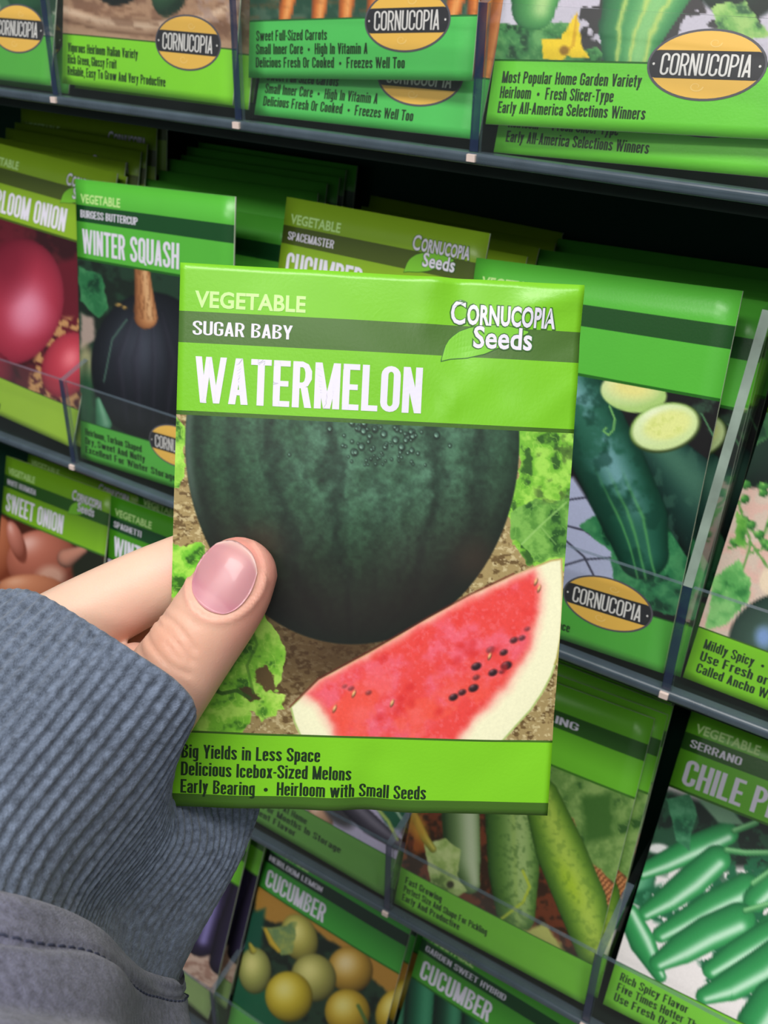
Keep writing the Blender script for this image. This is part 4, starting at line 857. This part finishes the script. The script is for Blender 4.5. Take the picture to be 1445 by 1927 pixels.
stack(r, P, [(1, 7, 0, 0, 0, 0), (2, 14, 0, 0, 0, 0)], 'bottom pocket of sweet hybrid cucumber seeds', 'sweet hybrid cucumber seed packets')

# ------------------------------------------------------------------ the packet in the hand
RW = np.array([[.82286, .19810, -.53259], [.56653, -.35881, .74182], [-.04414, -.91214, -.40748]])  # columns: across, down, away
CW = np.array([.22171725, -.11638787, -.06275863 + LIFT])
top_mid_to_bottom = CW + RW[:, 1] * .060
MH = Matrix([[RW[i][0], RW[i][2], -RW[i][1], top_mid_to_bottom[i]] for i in range(3)] + [[0, 0, 0, 1]])
held_surf = Surf(held=True, puff=1.2)
make_packet(MH, 'watermelon seed packet held up in the hand in front of the rack', LIME, 'SUGAR BABY', 'WATERMELON', [('Big Yields in Less Space', 31.0), ('Delicious Icebox-Sized Melons', 38.2), ('Early Bearing  \u2022  Heirloom with Small Seeds', 55.4)],
    art_watermelon, [[336, 768], [1075, 797], [1033, 1384], [327, 1360]], held_surf, tw=49, vw=21.3, has_badge=False, res=(440, 350), key='held', hem=True)

# ------------------------------------------------------------------ the hand and the sleeve
TL = CW - RW[:, 0] * .0432 - RW[:, 1] * .060
MP = Matrix([[RW[i][0], RW[i][1], -RW[i][2], TL[i]] for i in range(3)] + [[0, 0, 0, 1]])   # local: across, down, towards the viewer (mm/1000)
person = empty('person', MP @ Matrix.Translation((-.03, .11, 0)))
tag(person, 'left hand in a blue-grey ribbed sweatshirt cuff pinching the watermelon packet', 'person')
ORG = np.array([-30, 110, 0.])
def hp(V): return (np.asarray(V, float) - ORG) / 1000

def catmull(P, n, closed=False):
    P = np.asarray(P, float); out = []; m = len(P)
    for i in range(m if closed else m - 1):
        if closed: p0, p1, p2, p3 = P[(i - 1) % m], P[i], P[(i + 1) % m], P[(i + 2) % m]
        else: p0, p1, p2, p3 = P[max(i - 1, 0)], P[i], P[i + 1], P[min(i + 2, m - 1)]
        for k in range(n):
            t = k / n; out.append(.5 * ((2 * p1) + (-p0 + p2) * t + (2 * p0 - 5 * p1 + 4 * p2 - p3) * t * t + (-p0 + 3 * p1 - 3 * p2 + p3) * t ** 3))
    if not closed: out.append(P[-1])
    return np.array(out)

def limb(pts, side, nseg=10, nr=28):
    """pts rows: x y n half-width half-depth ; rounded tip at the first row; side = direction of the width axis"""
    S = catmull(pts, nseg); C = S[:, :3]; T = np.gradient(C, axis=0); T /= np.linalg.norm(T, axis=1)[:, None]
    side = np.array(side, float); V = []; 
    tip = S[0]; k = 7
    W = side - T * (T @ side)[:, None]; W /= np.linalg.norm(W, axis=1)[:, None]; D = np.cross(T, W)
    rings = []
    for i in range(k):                                   # tip cap
        a = math.pi / 2 * (1 - (i + .35) / (k)); off = math.sin(a); sc = math.cos(a)
        rings.append((C[0] - T[0] * tip[3] * .92 * off, W[0] * tip[3] * sc, D[0] * tip[4] * sc))
    for i in range(len(C)): rings.append((C[i], W[i] * S[i, 3], D[i] * S[i, 4]))
    a = np.linspace(0, 2 * math.pi, nr, endpoint=False)
    for c, w, d in rings: V += [c + w * math.cos(t) + d * math.sin(t) for t in a]
    n = len(rings); F = []
    for i in range(n - 1):
        for j in range(nr):
            F.append((i * nr + j, i * nr + (j + 1) % nr, (i + 1) * nr + (j + 1) % nr, (i + 1) * nr + j))
    V.append(rings[0][0] - T[0] * tip[3] * .02); V.append(rings[-1][0] + T[-1] * S[-1, 3] * .5)
    F += [(len(V) - 2, (j + 1) % nr, j) for j in range(nr)] + [(len(V) - 1, (n - 1) * nr + j, (n - 1) * nr + (j + 1) % nr) for j in range(nr)]
    return [tuple(v) for v in V], F

across = (.80, .60, .0)
parts = [
 limb([(15.4, 65.5, 9.6, 8.0, 6.6), (13.6, 69.5, 10.4, 8.7, 7.6), (10.6, 74.5, 11.0, 9.1, 8.3), (6.6, 81.0, 11.6, 9.2, 8.6), (2.0, 88.0, 12.0, 9.7, 9.0), (-3.5, 97, 11, 10.2, 9.6), (-11, 108, 7, 12, 11), (-22, 124, 1, 15, 14), (-34, 140, -6, 17, 16)], (.86, .5, 0)),
 limb([(19, 59.5, -10, 6.6, 5.8), (12, 63.6, -10.5, 7.6, 6.8), (3, 67.8, -10.8, 8.2, 7.4), (-8, 73.3, -10.6, 8.8, 8.0), (-20, 80.2, -10.4, 9.6, 9.0), (-32, 88.5, -11, 11, 10.5), (-42, 97, -13, 13, 12), (-44, 118, -14, 16, 14)], (.45, .9, 0)),
 limb([(24, 79, -12, 7.2, 6.6), (12, 84, -16, 8.2, 7.6), (-6, 91, -21, 8.8, 8.4), (-28, 98, -25, 9.6, 9.2), (-42, 108, -24, 12, 11), (-44, 122, -20, 14, 13)], (.4, .9, 0)),
 limb([(25, 94, -14, 6.8, 6.2), (12, 100, -19, 7.8, 7.2), (-8, 106, -26, 8.4, 8.0), (-28, 111, -30, 9.2, 9), (-40, 122, -27, 12, 11), (-42, 132, -20, 13, 12)], (.4, .9, 0)),
 limb([(16, 107, -16, 5.8, 5.4), (4, 112, -21, 6.6, 6.2), (-12, 118, -28, 7.2, 7.0), (-26, 124, -31, 8.2, 8), (-38, 134, -28, 10, 10), (-42, 142, -20, 12, 12)], (.4, .9, 0)),
 limb([(-28, 112, -9, 19, 15), (-36, 124, -11, 22, 16), (-48, 142, -6, 21, 16), (-62, 162, 6, 19, 15), (-80, 190, 22, 22, 18), (-112, 262, 50, 26, 22)], (.78, .62, 0)),
 limb([(-8.6, 90.0, -1.5, 5.8, 8.0), (-9.5, 93, -2, 7.0, 8.5), (-14, 97, -3, 8, 11), (-24, 106, -4, 12, 13)], (.7, .7, 0)),
]
def skin_material():
    m = bpy.data.materials.new('skin'); m.use_nodes = True; nt = m.node_tree; b = nt.nodes['Principled BSDF']
    tc = nt.nodes.new('ShaderNodeTexCoord')
    a = nt.nodes.new('ShaderNodeAttribute'); a.attribute_name = 'ink'
    n = nt.nodes.new('ShaderNodeTexNoise'); n.inputs['Scale'].default_value = 130; n.inputs['Detail'].default_value = 5
    nt.links.new(tc.outputs['Object'], n.inputs['Vector'])
    mr = nt.nodes.new('ShaderNodeMapRange'); mr.inputs['To Min'].default_value = .93; mr.inputs['To Max'].default_value = 1.07
    nt.links.new(n.outputs['Fac'], mr.inputs['Value'])
    vm = nt.nodes.new('ShaderNodeVectorMath'); vm.operation = 'SCALE'
    nt.links.new(a.outputs['Color'], vm.inputs[0]); nt.links.new(mr.outputs[0], vm.inputs['Scale']); nt.links.new(vm.outputs[0], b.inputs['Base Color'])
    b.inputs['Roughness'].default_value = .46; b.inputs['Specular IOR Level'].default_value = .4
    b.inputs['Subsurface Weight'].default_value = .25; b.inputs['Subsurface Radius'].default_value = (1, .35, .2); b.inputs['Subsurface Scale'].default_value = .003
    v = nt.nodes.new('ShaderNodeTexVoronoi'); v.inputs['Scale'].default_value = 1500; v.feature = 'DISTANCE_TO_EDGE'
    nt.links.new(tc.outputs['Object'], v.inputs['Vector'])
    bp = nt.nodes.new('ShaderNodeBump'); bp.inputs['Strength'].default_value = .10; bp.inputs['Distance'].default_value = .0004
    nt.links.new(v.outputs['Distance'], bp.inputs['Height']); nt.links.new(bp.outputs[0], b.inputs['Normal'])
    return m
V, F = join_geo(parts)
tmp = bpy.data.meshes.new('tmp'); tmp.from_pydata([tuple(p) for p in hp(V)], [], F); tmp.update()
to = bpy.data.objects.new('tmp', tmp); COL.objects.link(to)
bm = bmesh.new(); bm.from_mesh(tmp); bmesh.ops.recalc_face_normals(bm, faces=bm.faces); bm.to_mesh(tmp); bm.free()
md = to.modifiers.new('r', 'REMESH'); md.mode = 'VOXEL'; md.voxel_size = .0007
ms = to.modifiers.new('s', 'CORRECTIVE_SMOOTH' if False else 'SMOOTH'); ms.iterations = 14; ms.factor = .5
dg = bpy.context.evaluated_depsgraph_get(); ev = to.evaluated_get(dg); em = ev.to_mesh()
hv = np.empty(len(em.vertices) * 3); em.vertices.foreach_get('co', hv); hv = hv.reshape(-1, 3) * 1000 + ORG
hf = np.empty(len(em.loops), dtype=np.int32); em.loops.foreach_get('vertex_index', hf); hf = hf.reshape(-1, 4)
nn = np.empty(len(em.vertices) * 3); em.vertices.foreach_get('normal', nn); nn = nn.reshape(-1, 3)
ev.to_mesh_clear(); bpy.data.objects.remove(to); bpy.data.meshes.remove(tmp)

def groove(V, pts, w, depth, front=True):
    P = catmull(np.array(pts, float), 8); d = np.full(len(V), 1e9)
    for a, b in zip(P[:-1], P[1:]):
        L = ((b - a) ** 2).sum() + 1e-9; t = np.clip(((V[:, :2] - a[:2]) @ (b - a)[:2]) / L, 0, 1)
        d = np.minimum(d, np.hypot(V[:, 0] - a[0] - t * (b - a)[0], V[:, 1] - a[1] - t * (b - a)[1]))
    ok = (nn[:, 2] > .15) & (V[:, 2] > 2) if front else (nn[:, 2] > .1)
    return depth * np.exp(-(d / w) ** 2) * ok
# thumb axis frame: t runs from the tip down the thumb, s across it
TA = np.array([15.8, 61.5]); TD = np.array([-.50, .866]); TS = np.array([.866, .50])
def thumb_st(V): q = V[:, :2] - TA; return q @ TS, q @ TD
s_, t_ = thumb_st(hv); front = (nn[:, 2] > 0) & (hv[:, 2] > 6)
NC = (-.6, 5.0)                                      # nail centre in the thumb frame
disp = np.zeros(len(hv))
ne = ((s_ - NC[0]) / 6.9) ** 2 + ((t_ - NC[1]) / 7.6) ** 2
disp += np.where(front, .42 * np.exp(-((np.sqrt(ne) - 1.13) / .12) ** 2) * (t_ > 1), 0)
disp -= np.where(front & (ne < 1.2), .35, 0)
for pts, w, dp in (([(-4.5, 72.6), (-1.2, 74), (2.4, 74.9), (5.2, 76.8), (7.6, 80)], .55, -.5), ([(-.6, 76), (2.4, 77.4), (5.2, 79.8), (7.2, 82.4)], .5, -.42), ([(-3.6, 77.8), (-.6, 80.6), (3, 83.4), (6.6, 85)], .6, -.4),
                   ([(-5, 80), (-2, 83.6), (2, 86.4)], .6, -.3), ([(0, 72), (4, 72.8), (8, 75.2)], .5, -.16), ([(1.5, 75.8), (4.4, 77.4)], .4, -.3), ([(2, 79), (5, 82)], .4, -.25)):
    disp += groove(hv, pts, w, dp)
disp += groove(hv, [(0, 77.5), (5, 80)], 4.0, .5)
hv = hv + nn * disp[:, None]
# skin colours: pale fingers, warmer and pinker thumb
skin = np.tile(np.array([230, 192, 170.]), (len(hv), 1)); 
def blend(c, m):
    global skin
    skin = skin + (np.array(c, float) - skin) * m[:, None]
thumbm = smooth01(1, 5, hv[:, 2]); blend((218, 170, 148), thumbm * .9)
blend((226, 142, 134), np.exp(-(((s_) / 9) ** 2 + ((t_ + 2) / 3.2) ** 2)) * .8 * thumbm)
blend((214, 138, 124), np.exp(-((s_ - 8.5) / 3) ** 2) * .6 * thumbm * smooth01(30, 5, t_))
blend((200, 140, 116), np.exp(-(((hv[:, 0] - 2) / 7) ** 2 + ((hv[:, 1] - 79) / 3.5) ** 2)) * .5 * thumbm)
blend((234, 150, 138), np.exp(-(((hv[:, 0] + 7) / 8) ** 2 + ((hv[:, 1] - 82) / 7) ** 2)) * .35 * (1 - thumbm))
blend((240, 168, 158), np.exp(-(((hv[:, 0] - 0) / 4) ** 2 + ((hv[:, 1] - 68) / 5) ** 2)) * .5 * (1 - thumbm))
blend((226, 168, 150), smooth01(.16, .05, np.abs(np.sqrt(ne) - 1.14)) * front * .6)
sk = skin / 255; sk = np.where(sk <= .04045, sk / 12.92, ((sk + .055) / 1.055) ** 2.4)
hand = mesh_obj('hand', hp(hv), hf, skin_material(), person, smooth=True, ink=sk)

# thumbnail: a curved plate with rounded cuticle end, laid on the thumb surface
M_NAIL = mat('nail', (206, 142, 150), .22, .5, coat=.25, noise=.08, nscale=120)
gn = 26; top = []; 
th_front = np.where(front & (ne < 3))[0]; TS_ = np.stack([s_[th_front], t_[th_front]], 1); THN = hv[th_front, 2]
for j in range(gn + 1):
    for i in range(gn + 1):
        a = i / gn * 2 - 1; b = j / gn * 2 - 1
        hw = 6.2 * (1 - .16 * max(0, -b) ** 1.5) ; s = a * hw * (math.sqrt(max(0, 1 - max(0, b) ** 2.6 * .62)) if b > 0 else 1)
        t = b * 7.0
        if b > 0: t = b * 7.0 * (1 - .13 * a * a)
        if b < 0: t = b * 7.0 * (1 - .42 * abs(a) ** 2.4)
        top.append((NC[0] + s, NC[1] + t))
top = np.array(top)
zz = []
for p in top:
    d = ((TS_ - p) ** 2).sum(1); k = np.argsort(d)[:12]; w = 1 / (d[k] + .05); zz.append((THN[k] * w).sum() / w.sum())
zz = np.array(zz).reshape(gn + 1, gn + 1)
for _ in range(12):
    z2 = zz.copy(); z2[1:-1, 1:-1] = (zz[:-2, 1:-1] + zz[2:, 1:-1] + zz[1:-1, :-2] + zz[1:-1, 2:]) / 4; zz = z2
aa = np.tile(np.linspace(-1, 1, gn + 1), (gn + 1, 1)); zz = zz + .42 - .12 * aa ** 2
XY = TA + top[:, :1] * TS + top[:, 1:] * TD
nt_ = np.concatenate([XY, zz.reshape(-1, 1)], 1); nb_ = nt_ - [0, 0, .45]
g = grid_faces(gn + 1, gn + 1); N1 = len(nt_); idx = np.arange(N1).reshape(gn + 1, gn + 1)
loop = np.concatenate([idx[0, :], idx[1:, -1], idx[-1, -2::-1], idx[-2:0:-1, 0]]); l2 = np.roll(loop, -1)
bb = np.linspace(-1, 1, gn + 1)[:, None] + 0 * aa
ncol = np.zeros(aa.shape + (3,)); ncol[:] = (200, 138, 144)
mm = smooth01(.35, .95, bb + .12 * aa ** 2)[..., None]; ncol = ncol + (np.array((196, 122, 138.)) - ncol) * mm
lun = smooth01(.62, .75, bb - .25 * aa ** 2 + .1)[..., None]; ncol = ncol + (np.array((222, 168, 170.)) - ncol) * lun * .35
fe = smooth01(-.80, -.92, bb)[..., None]; ncol = ncol + (np.array((232, 190, 180.)) - ncol) * fe * .8
ncol = ncol + (np.array((222, 160, 156.)) - ncol) * (smooth01(-.1, -.7, bb) * smooth01(.9, .1, np.abs(aa + .1)))[..., None] * .45
nl = ncol.reshape(-1, 3) / 255; nl = ((nl + .055) / 1.055) ** 2.4
M_NAIL = skin_material(); M_NAIL.name = 'nail'; nb = M_NAIL.node_tree.nodes['Principled BSDF']; nb.inputs['Roughness'].default_value = .36; nb.inputs['Coat Weight'].default_value = .12
for l in list(M_NAIL.node_tree.links):
    if l.to_socket.name == 'Normal': M_NAIL.node_tree.links.remove(l)
nail = mesh_obj('thumbnail', hp(np.concatenate([nt_, nb_])), np.concatenate([g, g[:, ::-1] + N1, np.stack([loop, loop + N1, l2 + N1, l2], -1)]), M_NAIL, hand, smooth=True, ink=np.concatenate([nl, nl]))
nail['label'] = 'glossy pink thumbnail'

# sleeve ------------------------------------------------------------------
def cloth(name, rgb, rib=False):
    m = bpy.data.materials.new(name); m.use_nodes = True; nt = m.node_tree; b = nt.nodes['Principled BSDF']
    tc = nt.nodes.new('ShaderNodeTexCoord')
    n = nt.nodes.new('ShaderNodeTexNoise'); n.inputs['Scale'].default_value = 600; n.inputs['Detail'].default_value = 8; n.inputs['Roughness'].default_value = .7
    n2 = nt.nodes.new('ShaderNodeTexNoise'); n2.inputs['Scale'].default_value = 2600; n2.inputs['Detail'].default_value = 2
    for k in (n, n2): nt.links.new(tc.outputs['Object'], k.inputs['Vector'])
    mx = nt.nodes.new('ShaderNodeMix'); mx.data_type = 'RGBA'; c = lin(rgb)
    mx.inputs[6].default_value = tuple(v * .52 for v in c) + (1,); mx.inputs[7].default_value = tuple(min(1, v * 1.6) for v in c) + (1,)
    mr = nt.nodes.new('ShaderNodeMapRange'); mr.inputs['From Min'].default_value = .32; mr.inputs['From Max'].default_value = .68
    nt.links.new(n.outputs['Fac'], mr.inputs['Value']); nt.links.new(mr.outputs[0], mx.inputs[0]); nt.links.new(mx.outputs[2], b.inputs['Base Color'])
    b.inputs['Roughness'].default_value = .95; b.inputs['Specular IOR Level'].default_value = .1
    b.inputs['Sheen Weight'].default_value = .25; b.inputs['Sheen Roughness'].default_value = .5
    ad = nt.nodes.new('ShaderNodeMath'); ad.operation = 'ADD'; nt.links.new(n.outputs['Fac'], ad.inputs[0]); nt.links.new(n2.outputs['Fac'], ad.inputs[1])
    bp = nt.nodes.new('ShaderNodeBump'); bp.inputs['Strength'].default_value = .6; bp.inputs['Distance'].default_value = .0004
    nt.links.new(ad.outputs[0], bp.inputs['Height']); nt.links.new(bp.outputs[0], b.inputs['Normal'])
    return m
M_RIB = cloth('ribbed_cuff_cloth', (96, 106, 124)); M_FLEECE = cloth('fleece_cloth', (106, 106, 128)); M_THREAD = mat('thread', (62, 66, 88), .9)

R0 = [(-48.3, 72.1, -8), (-36.3, 71.1, 10), (-25.3, 69.9, 18), (-11.4, 75.0, 25), (-2.4, 79.8, 28), (5.6, 85.9, 27.5), (8.7, 92.9, 23), (3.9, 101.6, 12), (-1.2, 113.6, -2.5), (7.8, 121.3, -9), (19.8, 128.7, -20), (9.6, 120.4, -40), (-25.2, 99.6, -50), (-49.1, 81.7, -36)]
R1 = [(-68.7, 80, -4), (-50.6, 79.2, 22), (-34.9, 80.8, 34), (-19.1, 86.1, 38), (-10.9, 91.5, 36), (-3.7, 99.6, 30), (.1, 108, 22), (.4, 118.5, 13), (2.6, 126.6, 4), (9.9, 133.7, -5), (15.4, 141.6, -18), (3.2, 141.2, -40), (-32, 117.7, -50), (-65, 93.4, -36)]
R2 = [(-84.9, 92.7, 0), (-61.9, 93, 30), (-43, 94.2, 48), (-28.1, 98.8, 52), (-19.8, 104.1, 50), (-13.5, 111.1, 45), (-10.4, 120.9, 36), (-8.9, 130.3, 27), (-6.3, 138.4, 16), (.8, 146.5, 4), (8.3, 155.7, -12), (-3, 161.2, -38), (-45.4, 142.9, -48), (-81.3, 110, -34)]
R3 = [(-94, 108.3, 4), (-67.5, 108.4, 36), (-47.1, 106.8, 56), (-31, 108.9, 62), (-22.5, 112.9, 60), (-15.5, 117.9, 55), (-11.6, 124.9, 46), (-8.7, 133.6, 36), (-6.1, 144.9, 24), (-2.6, 157.4, 10), (1.9, 169.4, -8), (-7.9, 179.6, -36), (-51.7, 166.4, -46), (-90, 131, -30)]
B1 = [(-98.4, 110.8, 4), (-69, 108.8, 40), (-45.8, 107.5, 62), (-28.8, 107.9, 69), (-20, 110.3, 67), (-12.9, 114.3, 62), (-9.1, 121.6, 52), (-5.4, 130.6, 42), (-3.2, 144.1, 28), (-1.6, 157.1, 12), (1.9, 169.9, -8), (-8.2, 180.8, -38), (-52.9, 170, -50), (-94.9, 133.4, -32)]
B2 = [(-103.8, 129.5, 10), (-71.9, 126.5, 48), (-45.2, 119.8, 74), (-26.2, 114.8, 84), (-16, 114.7, 84), (-8.4, 119.1, 78), (-2.3, 126.3, 68), (.6, 135.9, 56), (.2, 151.7, 36), (2.1, 165.7, 16), (5, 180.4, -8), (-7.2, 206.2, -44), (-62.1, 206.9, -56), (-109.4, 165.4, -36)]
B3 = [(-110.5, 158.8, 20), (-75.1, 149.2, 60), (-43.7, 135.5, 90), (-23.6, 131.4, 100), (-12.6, 131.3, 100), (-4.7, 136.5, 94), (.7, 146, 82), (3.7, 158.8, 66), (5.2, 173.2, 44), (7.8, 187, 20), (8, 199.5, -8), (-2.7, 242.8, -50), (-70.9, 251.2, -60), (-127.5, 212.7, -40)]
def resample(ring, n):
    C = catmull(ring, 40, True); L = np.concatenate([[0], np.cumsum(np.linalg.norm(np.roll(C, -1, 0) - C, axis=1))])
    return C, L
def sleeve_rings(rings, nphi, nlong, params=None):
    """columns follow the same share of arc length between matching control points, so the ribs run down the arm"""
    cols = []
    C0_, L0 = resample(rings[0], nphi); tot = L0[-1]; tgt = np.linspace(0, tot, nphi, endpoint=False)
    f0 = np.interp(tgt, L0, np.arange(len(L0)))        # fractional index along catmull samples
    G = []
    for rg in rings:
        C, L = resample(rg, nphi); C = np.vstack([C, C[:1]]); i = np.floor(f0).astype(int); t = (f0 - i)[:, None]; G.append(C[i] * (1 - t) + C[i + 1] * t)
    G = np.array(G)                                     # (rings, nphi, 3)
    out = catmull(G.reshape(len(rings), -1), nlong).reshape(-1, nphi, 3)
    return out, tgt / tot
def tube_normals(S):
    a = np.roll(S, -1, 1) - np.roll(S, 1, 1); b = np.gradient(S, axis=0); n = np.cross(b, a); n /= np.linalg.norm(n, axis=2)[..., None] + 1e-9
    c = S.mean(1, keepdims=True); 
    if ((S - c) * n).sum() < 0: n = -n
    return n
def tube_mesh(name, S, m, parent):
    nr, nc, _ = S.shape; i = np.arange(nr - 1)[:, None] * nc; j = np.arange(nc)[None]; j2 = (j + 1) % nc
    F = np.stack([i + j, i + j2, i + nc + j2, i + nc + j], -1).reshape(-1, 4)
    return mesh_obj(name, hp(S.reshape(-1, 3)), F, m, parent, smooth=True)
NPHI = 108 * 8
S, ph = sleeve_rings([R0, R1, R2, R3], NPHI, 34)
Nn = tube_normals(S); nlen = len(S); tl = np.linspace(0, 1, nlen)[:, None]
rib = np.cos(ph * 108 * 2 * math.pi)[None]; rib = np.sign(rib) * np.abs(rib) ** .8
knit = fbm(np.arange(NPHI)[None] * .5 + 0 * tl, tl * 60 + 0 * ph[None], 1.3, 8, 2) - .5
amp = .24 * smooth01(0, .05, tl) * (1 - .55 * smooth01(.45, 1, tl)) + .1
amp = amp * (1 - .8 * smooth01(.3, .38, ph)[None] * smooth01(.74, .6, ph)[None] * smooth01(.35, .75, tl))
folds = .9 * (fbm(ph[None] * 30 + 0 * tl, tl * 2 + 0 * ph[None], 1.6, 4, 3) - .5) * smooth01(0, .3, tl) + 1.5 * smooth01(.5, 1, tl) * (fbm(ph[None] * 22 + 0 * tl, tl * 3 + 0 * ph[None], 1.2, 5, 2) - .5)
outer = S + Nn * (rib * amp + knit * .3 + folds)[..., None]
# rolled edge of the cuff then the inner layer
roll = []
for k, (dn, dt) in enumerate(((-2.2, 9), (-2.1, 4), (-2.0, 1.0), (-1.7, -.3), (-.9, -.9), (-.2, -.6))):
    tdir = (S[1] - S[0]); tdir = tdir / (np.linalg.norm(tdir, axis=1)[:, None] + 1e-9)
    roll.append(S[0] + Nn[0] * (dn + .22 * rib[0])[:, None] + tdir * dt if np.ndim(dn) else S[0] + Nn[0] * (dn + .12 * rib[0])[:, None] + tdir * dt)
cuff = tube_mesh('cuff', np.concatenate([np.array(roll), outer]), M_RIB, person)
cuff['label'] = 'blue-grey ribbed cuff'
B4 = [(x - 55, y + 120, n + 45) for x, y, n in B3]
S2, ph2 = sleeve_rings([R3, B1, B2, B3, B4], 420, 22)
N2 = tube_normals(S2); t2 = np.linspace(0, 4 / 3, len(S2))[:, None]
puff = 2.2 * smooth01(0, .14, t2) * (1 - .3 * smooth01(.14, .5, t2)); puff = puff - .9 * np.exp(-((t2 - .47 - .03 * np.sin(ph2 * 9)[None]) / .018) ** 2)
f2 = 5 * (fbm(ph2[None] * 9 + 0 * t2, t2 * 3 + 0 * ph2[None], 1.1, 9, 3) - .5) * smooth01(.15, .5, t2)
body = S2 + N2 * (puff - 1.2 * smooth01(.04, 0, t2) + f2 + .12 * (fbm(ph2[None] * 400 + 0 * t2, t2 * 120 + 0 * ph2[None], 1.0, 2, 2) - .5))[..., None]
sleeve = tube_mesh('sleeve', body, M_FLEECE, person); sleeve['label'] = 'soft fleece sleeve body'
def stitches(ring, nr, gap=3, parent=None, name='stitch_line'):
    V = []; F = []
    n = len(ring)
    for i in range(0, n - 1, gap):
        a = ring[i]; b = ring[min(i + gap - 1, n - 1)]; d = b - a; L = np.linalg.norm(d)
        if L < 1e-6: continue
        d = d / L; w = np.cross(d, nr[i]); u = nr[i]; o = len(V); r = .22
        for p, h in ((a, 0), ((a + b) / 2, .22), (b, 0)):
            for k in range(6): V.append(p + (w * math.cos(k * 1.0472) + u * math.sin(k * 1.0472)) * r + u * (h + .05))
        for s in range(2):
            for k in range(6): F.append((o + s * 6 + k, o + s * 6 + (k + 1) % 6, o + s * 6 + 6 + (k + 1) % 6, o + s * 6 + 6 + k))
        F += [tuple(o + k for k in range(5, -1, -1)), tuple(o + 12 + k for k in range(6))]
    return mesh_obj(name, hp(V), F, M_THREAD, parent)
k1 = int(len(S2) * .47 * .75); stitches(body[k1], N2[k1], 3, sleeve)
k2 = nlen - 4; stitches(outer[k2][::2], Nn[k2][::2], 3, cuff)

# ------------------------------------------------------------------ the shop floor under the rack
v, f = box_geo(-2, 2.4, -2.4, 1.2, -.05, 0)
fl = mesh_obj('floor', v, f, mat('floor_tile', (150, 146, 138), .4, noise=.1, nscale=6)); fl['kind'] = 'structure'
v, f = box_geo(-2, 2.4, .30, .36, 0, 3)
wl = mesh_obj('wall_back', v, f, mat('wall_paint', (206, 206, 200), .7)); wl['kind'] = 'structure'
